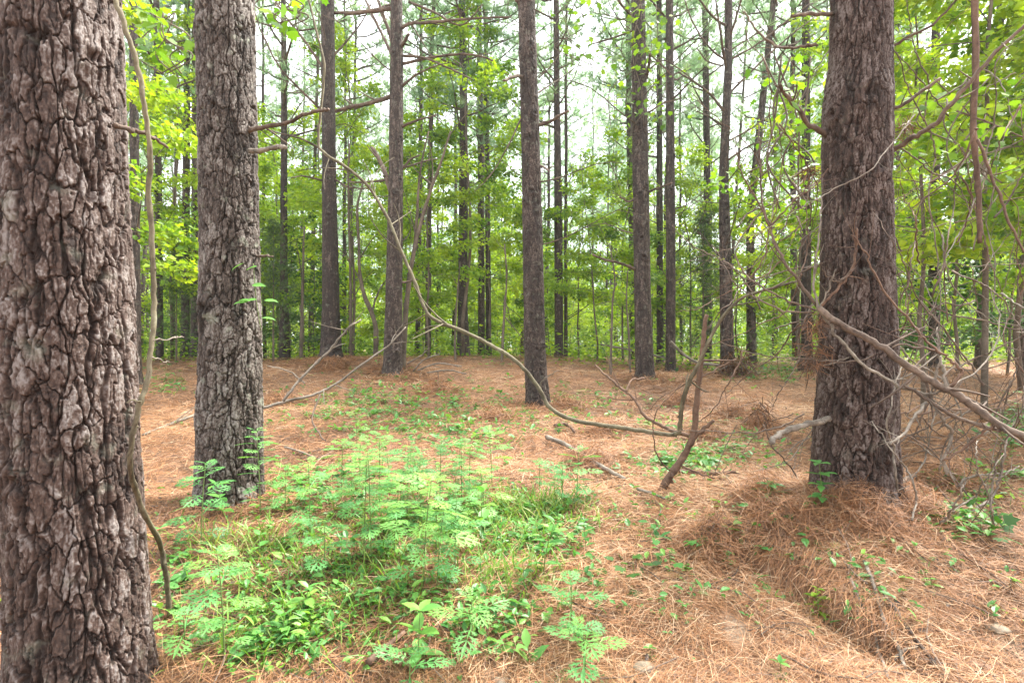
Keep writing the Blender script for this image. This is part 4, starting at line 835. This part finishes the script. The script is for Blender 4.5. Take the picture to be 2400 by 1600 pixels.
herb(2075, 1345, 1320, 'tiny pale seedling alone on sunlit straw', 14, .05, 2, 3, pit0=0); herb(2140, 1360, 1325, 'tiny pale two-tiered seedling beside the lone one', 15, .05, 3, 3, pit0=0)
herb(2255, 1235, 1185, 'dark broad-leaved plant in straw beyond the slanting twigs', 16, .09, 4, 4, T=LOBED, m='darkleaf', pit0=0); herb(2320, 1175, 1140, 'yellowish leafy plant beside the dark broad-leaved one', 17, .08, 3, 3, T=LOBED, m='leaf', pit0=0)
herb(1455, 1335, 1290, 'dark wild grape sprig lying on straw', 18, .085, 3, 4, T=LOBED, m='darkleaf', pit0=0); herb(1540, 1310, 1265, 'mid-green wild grape sprig beside the dark one', 19, .065, 4, 3, T=LOBED, m='herb', pit0=.1)
herb(1795, 1565, 1520, 'bright small spiky seedling at the front edge', 20, .045, 2, 5, pit0=.4); herb(1880, 1430, 1350, 'small fern-like plant in the hollow under the ledge', 21, .05, 7, 2, m='leaf', pit0=.0)
herb(1495, 1510, 1480, 'tiny seedling alone on bare straw', 22, .04, 2, 3); herb(1830, 960, 935, 'small blue-green leaf sprig near the dark trunk', 23, .09, 1, 3)
herb(700, 1420, 1350, 'drooping-leaved plant in grass of the weed patch', 24, .08, 3, 3); herb(650, 1480, 1410, 'broad-leaved plant deep in the grass', 25, .08, 3, 3)
herb(1220, 1540, 1480, 'long-leaved sprout at the front of the bare straw', 26, .09, 2, 2, pit0=.6); herb(850, 1420, 1360, 'clover-like plant beside the twin stems', 27, .05, 3, 4, pit0=0)
herb(10, 1440, 1380, 'leafy plant peeking past the far side of the huge trunk', 28, .12, 2, 3, m='leaf')
# creeper sprig on the scarred trunk
o = thing('creeper', 'small blue-green creeper sprig on the scarred trunk', 'creeper', tuple(P(585, 690, 3.4)))
b = MB(); r = np.random.default_rng(3); pos = np.array([P(u, v, 3.38) for u, v in [(548, 690), (570, 694), (590, 688), (606, 690), (560, 604), (590, 612), (578, 655), (600, 730)]]) - P(585, 690, 3.4)
vv, f = batch(OVATE[0], OVATE[1], pos, r.normal(0, 1, (8, 3)) * np.array([1, .3, .2]), np.tile([0., -.6, 1], (8, 1)) + r.normal(0, .2, (8, 3)), np.full(8, .085)); b.add(vv, f, .5); link('foliage', b.mesh('foliage', M['herb']), o)
b = MB(); vv, f = tube(cat([P(u, v, 3.41) - P(585, 690, 3.4) for u, v in [(600, 760), (590, 700), (585, 650), (582, 605)]]), .002, 4); b.add(vv, f); link('stem', b.mesh('stem', M['stem']), o)
# vine leaves climbing the two pines
def climber(label, tree_d, us, vs, n, seed, L=.11):
    r = np.random.default_rng(seed); c = P(sum(us) / 2, sum(vs) / 2, tree_d); o = thing('climbing_vine', label, 'vine', tuple(c)); b = MB()
    u = r.normal(sum(us) / 2, (us[1] - us[0]) / 3.2, n); v = r.uniform(vs[0], vs[1], n) + 20 * np.sin(u * .05); d = tree_d + r.normal(0, .3, n)
    pos = np.stack([(u - UC) / F * d, d, CAMH - (v - VH) / F * d], -1) - c
    vv, f = batch(LOBED[0], LOBED[1], pos, r.normal(0, 1, (n, 3)) * np.array([1, 1, .5]) - [0, 0, .5], np.stack([r.normal(0, .6, n), r.normal(-.4, .6, n), np.ones(n)], -1), r.uniform(.6, 1.2, n) * L); b.add(vv, f, np.repeat(np.clip(r.normal(.32, .2, n), 0, 1), len(LOBED[0])))
    link('foliage', b.mesh('foliage', M['leaf'], False), o); b = MB()
    for k in range(5):
        q = cat([P(sum(us) / 2 + r.normal(0, (us[1] - us[0]) / 4), vs[1] - (vs[1] - vs[0]) * t, tree_d - .15) - c for t in (0, .3, .6, 1)]); vv, f = tube(q, .006, 4); b.add(vv, f)
    link('stem', b.mesh('stem', M['sapbark']), o)
climber('leafy vine hanging around the top of the vine-leaved pine', 9.8, (1390, 1560), (10, 290), 230, 1)
climber('sparse leafy vine in the gap beside the middle pine', 9.5, (1270, 1370), (10, 150), 60, 2)
climber('leafy vine hanging beside the dark red-brown trunk', 3.6, (1740, 1885), (130, 480), 170, 3, .055)
climber('leafy spray drooping at the top between the scarred trunk and mound pine', 5, (600, 720), (-20, 60), 40, 4, .10)
climber('large bright leaves hanging between the two thickest trunks', 5.0, (310, 450), (30, 170), 100, 5, .09)
climber('bright leaves among the dead tangle beside the dark trunk', 4.2, (2060, 2360), (180, 420), 130, 6, .07)

# stones
def stone(label, u, v, R, seed):
    h, ok = ghit([u], [v]); r = np.random.default_rng(seed); b = MB(); n, k = 18, 12; a = np.arange(n) * 2 * math.pi / n; e = np.linspace(-1.5, 1.5, k)
    A, E = np.meshgrid(a, e); q = 1 + .9 * (fbm(np.cos(A) * np.cos(E) * 1.7 + 5, np.sin(A) * np.cos(E) * 1.7 + E + 5, seed, 3) - .5)
    V = np.stack([q * np.cos(A) * np.cos(E), q * np.sin(A) * np.cos(E), .5 * q * np.sin(E)], -1) * R
    i = np.arange(k - 1)[:, None] * n; j = np.arange(n)[None]; j2 = (j + 1) % n
    b.add(V, [np.stack([i + j, i + j2, i + n + j2, i + n + j], -1).reshape(-1, 4), np.arange(n)[None, ::-1], ((k - 1) * n + np.arange(n))[None]], .5)
    tag(link('stone', b.mesh('stone', M['stone']), None, tuple(h[0] + [0, 0, R * .25])), label, 'stone')
stone('pale chunk of stone half buried in sunlit straw', 2290, 1450, .035, 1)
stone('tan clod of earth at the front of the bare straw', 1480, 1545, .04, 2)
stone('small pale pebble by the tan clod', 1150, 1570, .03, 3)

# ------------------------------------------------------------------ uncountable ground cover
def scatter(regions, n, seed):
    r = np.random.default_rng(seed); w = np.array([q[4] for q in regions], float); w /= w.sum(); idx = r.choice(len(regions), n, p=w); q = np.array([a[:4] for a in regions], float)[idx]
    u = q[:, 0] + q[:, 2] * r.normal(0, .5, n); v = q[:, 1] + q[:, 3] * r.normal(0, .5, n); p, ok = ghit(u, np.clip(v, 838, 1700)); return p[ok], r
GR = [(800, 1330, 330, 130, 3), (620, 1460, 220, 90, 2), (1150, 1200, 170, 60, 2), (980, 1220, 240, 80, 2), (1250, 1180, 110, 45, 1.2), (560, 1260, 150, 60, 1), (1190, 1330, 130, 70, 1)]
p, r = scatter(GR, 6200, 61); n = len(p); az = r.uniform(0, 6.28, n); pit = r.uniform(.3, 1.3, n); L = r.uniform(.05, .15, n) * (p[:, 1] / 2.5) ** .3
X = np.stack([np.cos(az) * np.cos(pit), np.sin(az) * np.cos(pit), np.sin(pit)], -1); T = [(0, -.6, 0), (0, .6, 0), (.35, -1, .0), (.35, 1, .0), (.7, -.8, -.1), (.7, .8, -.1), (1, 0, -.3)]
b = MB(); vv, f = batch(T, [[(0, 1, 3, 2), (2, 3, 5, 4)], [(4, 5, 6)]], p, X, np.stack([r.normal(0, .3, n), r.normal(0, .3, n), np.ones(n)], -1), np.stack([L, r.uniform(.0014, .0034, n) * (p[:, 1] / 2) ** .5, L], -1))
b.add(vv, f, np.repeat(np.clip(r.normal(.5, .2, n), 0, 1), 7)); kind(link('grass', b.mesh('grass', M['grass'], False)), 'stuff')
CV = [(900, 1180, 320, 110, 1.5), (800, 1350, 330, 120, 1.6), (950, 960, 260, 80, 2.2), (850, 920, 160, 60, 1.0), (1060, 980, 170, 80, 1.6), (690, 1130, 170, 80, 1.2), (1200, 1230, 180, 70, 2), (1560, 1070, 110, 40, .7), (1650, 1060, 120, 40, .6),
      (1760, 860, 120, 16, 2), (1300, 950, 120, 50, .4), (1500, 980, 160, 60, .25), (2260, 1130, 110, 60, .7), (2230, 1200, 100, 60, .5), (380, 880, 70, 30, .5), (760, 960, 200, 60, .7), (1100, 1450, 200, 90, .7), (620, 1480, 200, 80, 1.2), (1700, 1020, 160, 40, .35), (2330, 980, 70, 60, .9), (400, 1300, 50, 150, .5)]
p, r = scatter(CV + [(1250, 930, 420, 90, 1.2), (1600, 1180, 250, 120, .5), (2000, 1330, 320, 130, .35), (1500, 1400, 300, 120, .3)], 3300, 62); n0 = len(p); per = 5; p = np.repeat(p, per, 0); n = len(p); sz = np.repeat(r.uniform(.5, 1.3, n0), per); q = (p[:, 1] / 2.5) ** .45
p = p + np.stack([r.normal(0, .022, n) * q, r.normal(0, .022, n) * q, (.01 + .05 * r.random(n)) * sz], -1); az = r.uniform(0, 6.28, n); pit = r.normal(.15, .35, n)
X = np.stack([np.cos(az) * np.cos(pit), np.sin(az) * np.cos(pit), np.sin(pit)], -1)
b = MB(); vv, f = batch(OVATE[0], OVATE[1], p, X, np.stack([r.normal(0, .3, n), r.normal(0, .3, n), np.ones(n)], -1), r.uniform(.02, .045, n) * sz * q * 1.15); tn = np.repeat(np.clip(r.normal(.5, .22, n0), 0, 1), per)
b.add(vv, f, np.repeat(tn, len(OVATE[0]))); kind(link('ground_cover', b.mesh('ground_cover', M['herb'], False)), 'stuff')
n = 2200; y = np.exp(r.uniform(math.log(1.4), math.log(10), n)); x = y * r.uniform(-1, 1, n); az = r.uniform(0, 6.28, n)
p = np.stack([x, y, gz(x, y) + .012 + .02 * r.random(n)], -1); b = MB()
vv, f = batch(OVATE[0], OVATE[1], p, np.stack([np.cos(az), np.sin(az), r.normal(0, .3, n)], -1), np.stack([r.normal(0, .5, n), r.normal(0, .5, n), np.ones(n)], -1), r.uniform(.012, .04, n)); b.add(vv, f, np.repeat(r.choice([.0, .08, .2, .4, .95], n), len(OVATE[0])))
n = 480; y = np.exp(r.uniform(math.log(1.4), math.log(11), n)); x = y * r.uniform(-1, 1, n)
for k in range(n):
    a = r.uniform(0, 6.28); l = r.uniform(.06, .3); t_ = np.linspace(-.5, .5, 4); px_ = x[k] + np.cos(a + .4 * t_) * t_ * l; py_ = y[k] + np.sin(a + .4 * t_) * t_ * l
    vv, f = tube(np.stack([px_, py_, gz(px_, py_) + .022 + .02 * r.random()], -1), r.uniform(.0015, .004) * (.6 + .13 * y[k]), 5); b.add(vv, f, r.uniform(0, 1), 1)
kind(link('forest_litter', b.mesh('forest_litter', [M['dead'], M['twig']], False)), 'stuff')
# undergrowth between the far trunks, reading as one mass
r = np.random.default_rng(63); nc = 3600; d = 12.6 + 32 * r.random(nc) ** 1.05; x = d * r.uniform(-1.1, 1.1, nc); m_ = 26; cz = gz(x, d) + np.abs(r.normal(0, 1, nc)) * (.25 + 1.9 * sstep(15, 28, d)) ; c = np.repeat(np.stack([x, d, cz], -1), m_, 0); n = len(c)
pos = c + r.normal(0, 1, (n, 3)) * np.array([.45, .45, .22]); pos[:, 2] = np.maximum(pos[:, 2], gz(pos[:, 0], pos[:, 1]) + .03)
b = MB(); vv, f = batch(KITE[0], KITE[1], pos, r.normal(0, 1, (n, 3)) * [1, 1, .3], np.stack([r.normal(0, .4, n), r.normal(0, .4, n), np.ones(n)], -1), r.uniform(.07, .13, n)); b.add(vv, f, np.repeat(np.clip(r.normal(.45, .2, n) + np.repeat(r.normal(0, .12, nc), m_), 0, 1), 4)); b2 = MB(); dk = np.repeat(r.random(nc) < .2, m_); ff = b.f[0][0]; q_ = dk[ff[:, 0] // 4]
b2.v, b2.t, b2.n = b.v, b.t, b.n; b2.f = [(ff[~q_], 0), (ff[q_], 1)]
kind(link('undergrowth', b2.mesh('undergrowth', [M['leaf'], M['darkleaf']], False)), 'stuff')  # the dark-leaf share of clumps paints shade into the mass
# the wood going on far behind
nc = 5200; ang = r.uniform(-.95, .95, nc); d = r.uniform(42, 75, nc); zz_ = np.where(r.random(nc) < .5, 7 * r.random(nc), .3 + 19 * r.random(nc) ** 1.3); d = np.where(zz_ < 7, d - 8, d); c = np.stack([np.tan(ang) * d, d, zz_], -1); m_ = 40; cc = np.repeat(c, m_, 0); n = len(cc)
pos = cc + r.normal(0, 1, (n, 3)) * np.array([.9, .9, .55]); b = MB(); hi = np.repeat(c[:, 2] > 6.5, m_)
for k, (sel, T) in enumerate([(~hi, KITE), (hi, tuft(7, 4, .05))]):
    q = sel.sum(); vv, f = batch(T[0], T[1], pos[sel], r.normal(0, 1, (q, 3)), np.stack([r.normal(0, .5, q), r.normal(0, .5, q), np.ones(q)], -1), r.uniform(.2, .36, q) if k == 0 else r.uniform(.3, .5, q)); b.add(vv, f, np.repeat(np.clip(r.normal(.5, .2, q), 0, 1), len(T[0])), k)
kind(link('distant_woods', b.mesh('distant_woods', [M['leaf'], M['needle']], False)), 'stuff')

for o in bpy.data.objects:
    for k in ('base', 'axis'):
        if k in o.keys(): del o[k]

# ------------------------------------------------------------------ moist summer air
m, nt, N, L = mat('haze_air'); out = N('OutputMaterial'); pv = N('VolumePrincipled'); pv.inputs['Color'].default_value = (.93, 1, .96, 1); pv.inputs['Density'].default_value = .0009; pv.inputs['Anisotropy'].default_value = .3
L(pv.outputs[0], out.inputs['Volume'])
b = MB(); X0, X1, Y0, Y1, Z0, Z1 = -120, 120, -12, 100, -3, 24.5
b.add([(x, y, z) for z in (Z0, Z1) for y in (Y0, Y1) for x in (X0, X1)], [np.array([(0, 2, 3, 1), (4, 5, 7, 6), (0, 1, 5, 4), (2, 6, 7, 3), (0, 4, 6, 2), (1, 3, 7, 5)])])
kind(link('haze', b.mesh('haze', m, False)), 'stuff')

# ------------------------------------------------------------------ light, sky, camera
w = bpy.data.worlds.new('World'); scene.world = w; w.use_nodes = True; nt = w.node_tree
SUN_EL, SUN_AZ = math.radians(57), math.radians(52)     # azimuth clockwise from +Y
sky = nt.nodes.new('ShaderNodeTexSky'); sky.sky_type = 'NISHITA'; sky.sun_disc = False; sky.sun_elevation = SUN_EL; sky.sun_rotation = SUN_AZ; sky.air_density = 1.0; sky.dust_density = 6; sky.ozone_density = 1.0
mx = nt.nodes.new('ShaderNodeMix'); mx.data_type = 'RGBA'; mx.inputs[7].default_value = (6.6, 6.8, 7.0, 1)      # thin white overcast over the blue
tc = nt.nodes.new('ShaderNodeTexCoord'); cn = nt.nodes.new('ShaderNodeTexNoise'); cn.inputs['Scale'].default_value = 2.5; cn.inputs['Detail'].default_value = 4; nt.links.new(tc.outputs['Generated'], cn.inputs['Vector'])
cr = ramp(nt.nodes.new('ShaderNodeValToRGB'), [(.35, (.7,) * 3), (.65, (1,) * 3)]); nt.links.new(cn.outputs[0], cr.inputs[0]); nt.links.new(cr.outputs[0], mx.inputs[0])
nt.links.new(sky.outputs[0], mx.inputs[6]); nt.links.new(mx.outputs[2], nt.nodes['Background'].inputs[0]); nt.nodes['Background'].inputs[1].default_value = .095
sd = bpy.data.lights.new('sun', 'SUN'); sd.energy = 4.0; sd.angle = math.radians(20); sd.color = (1, .95, .87)
so = bpy.data.objects.new('sun', sd); C.objects.link(so)
dv = Vector((math.sin(SUN_AZ) * math.cos(SUN_EL), math.cos(SUN_AZ) * math.cos(SUN_EL), math.sin(SUN_EL))); so.rotation_euler = dv.to_track_quat('Z', 'Y').to_euler()
cd = bpy.data.cameras.new('camera'); cd.sensor_width = 36; cd.lens = 36 * F / 2352; cd.shift_y = (VH - 784) / 2352; cd.clip_start = .05; cd.clip_end = 1000
co = bpy.data.objects.new('camera', cd); C.objects.link(co); co.location = (0, 0, CAMH); co.rotation_euler = (math.pi / 2, 0, 0); scene.camera = co
vs = scene.view_settings; vs.view_transform = 'Standard'; vs.look = 'None'; vs.exposure = 2.55; vs.gamma = 1
scene.cycles.max_bounces = 8; scene.cycles.transmission_bounces = 4; scene.cycles.diffuse_bounces = 4
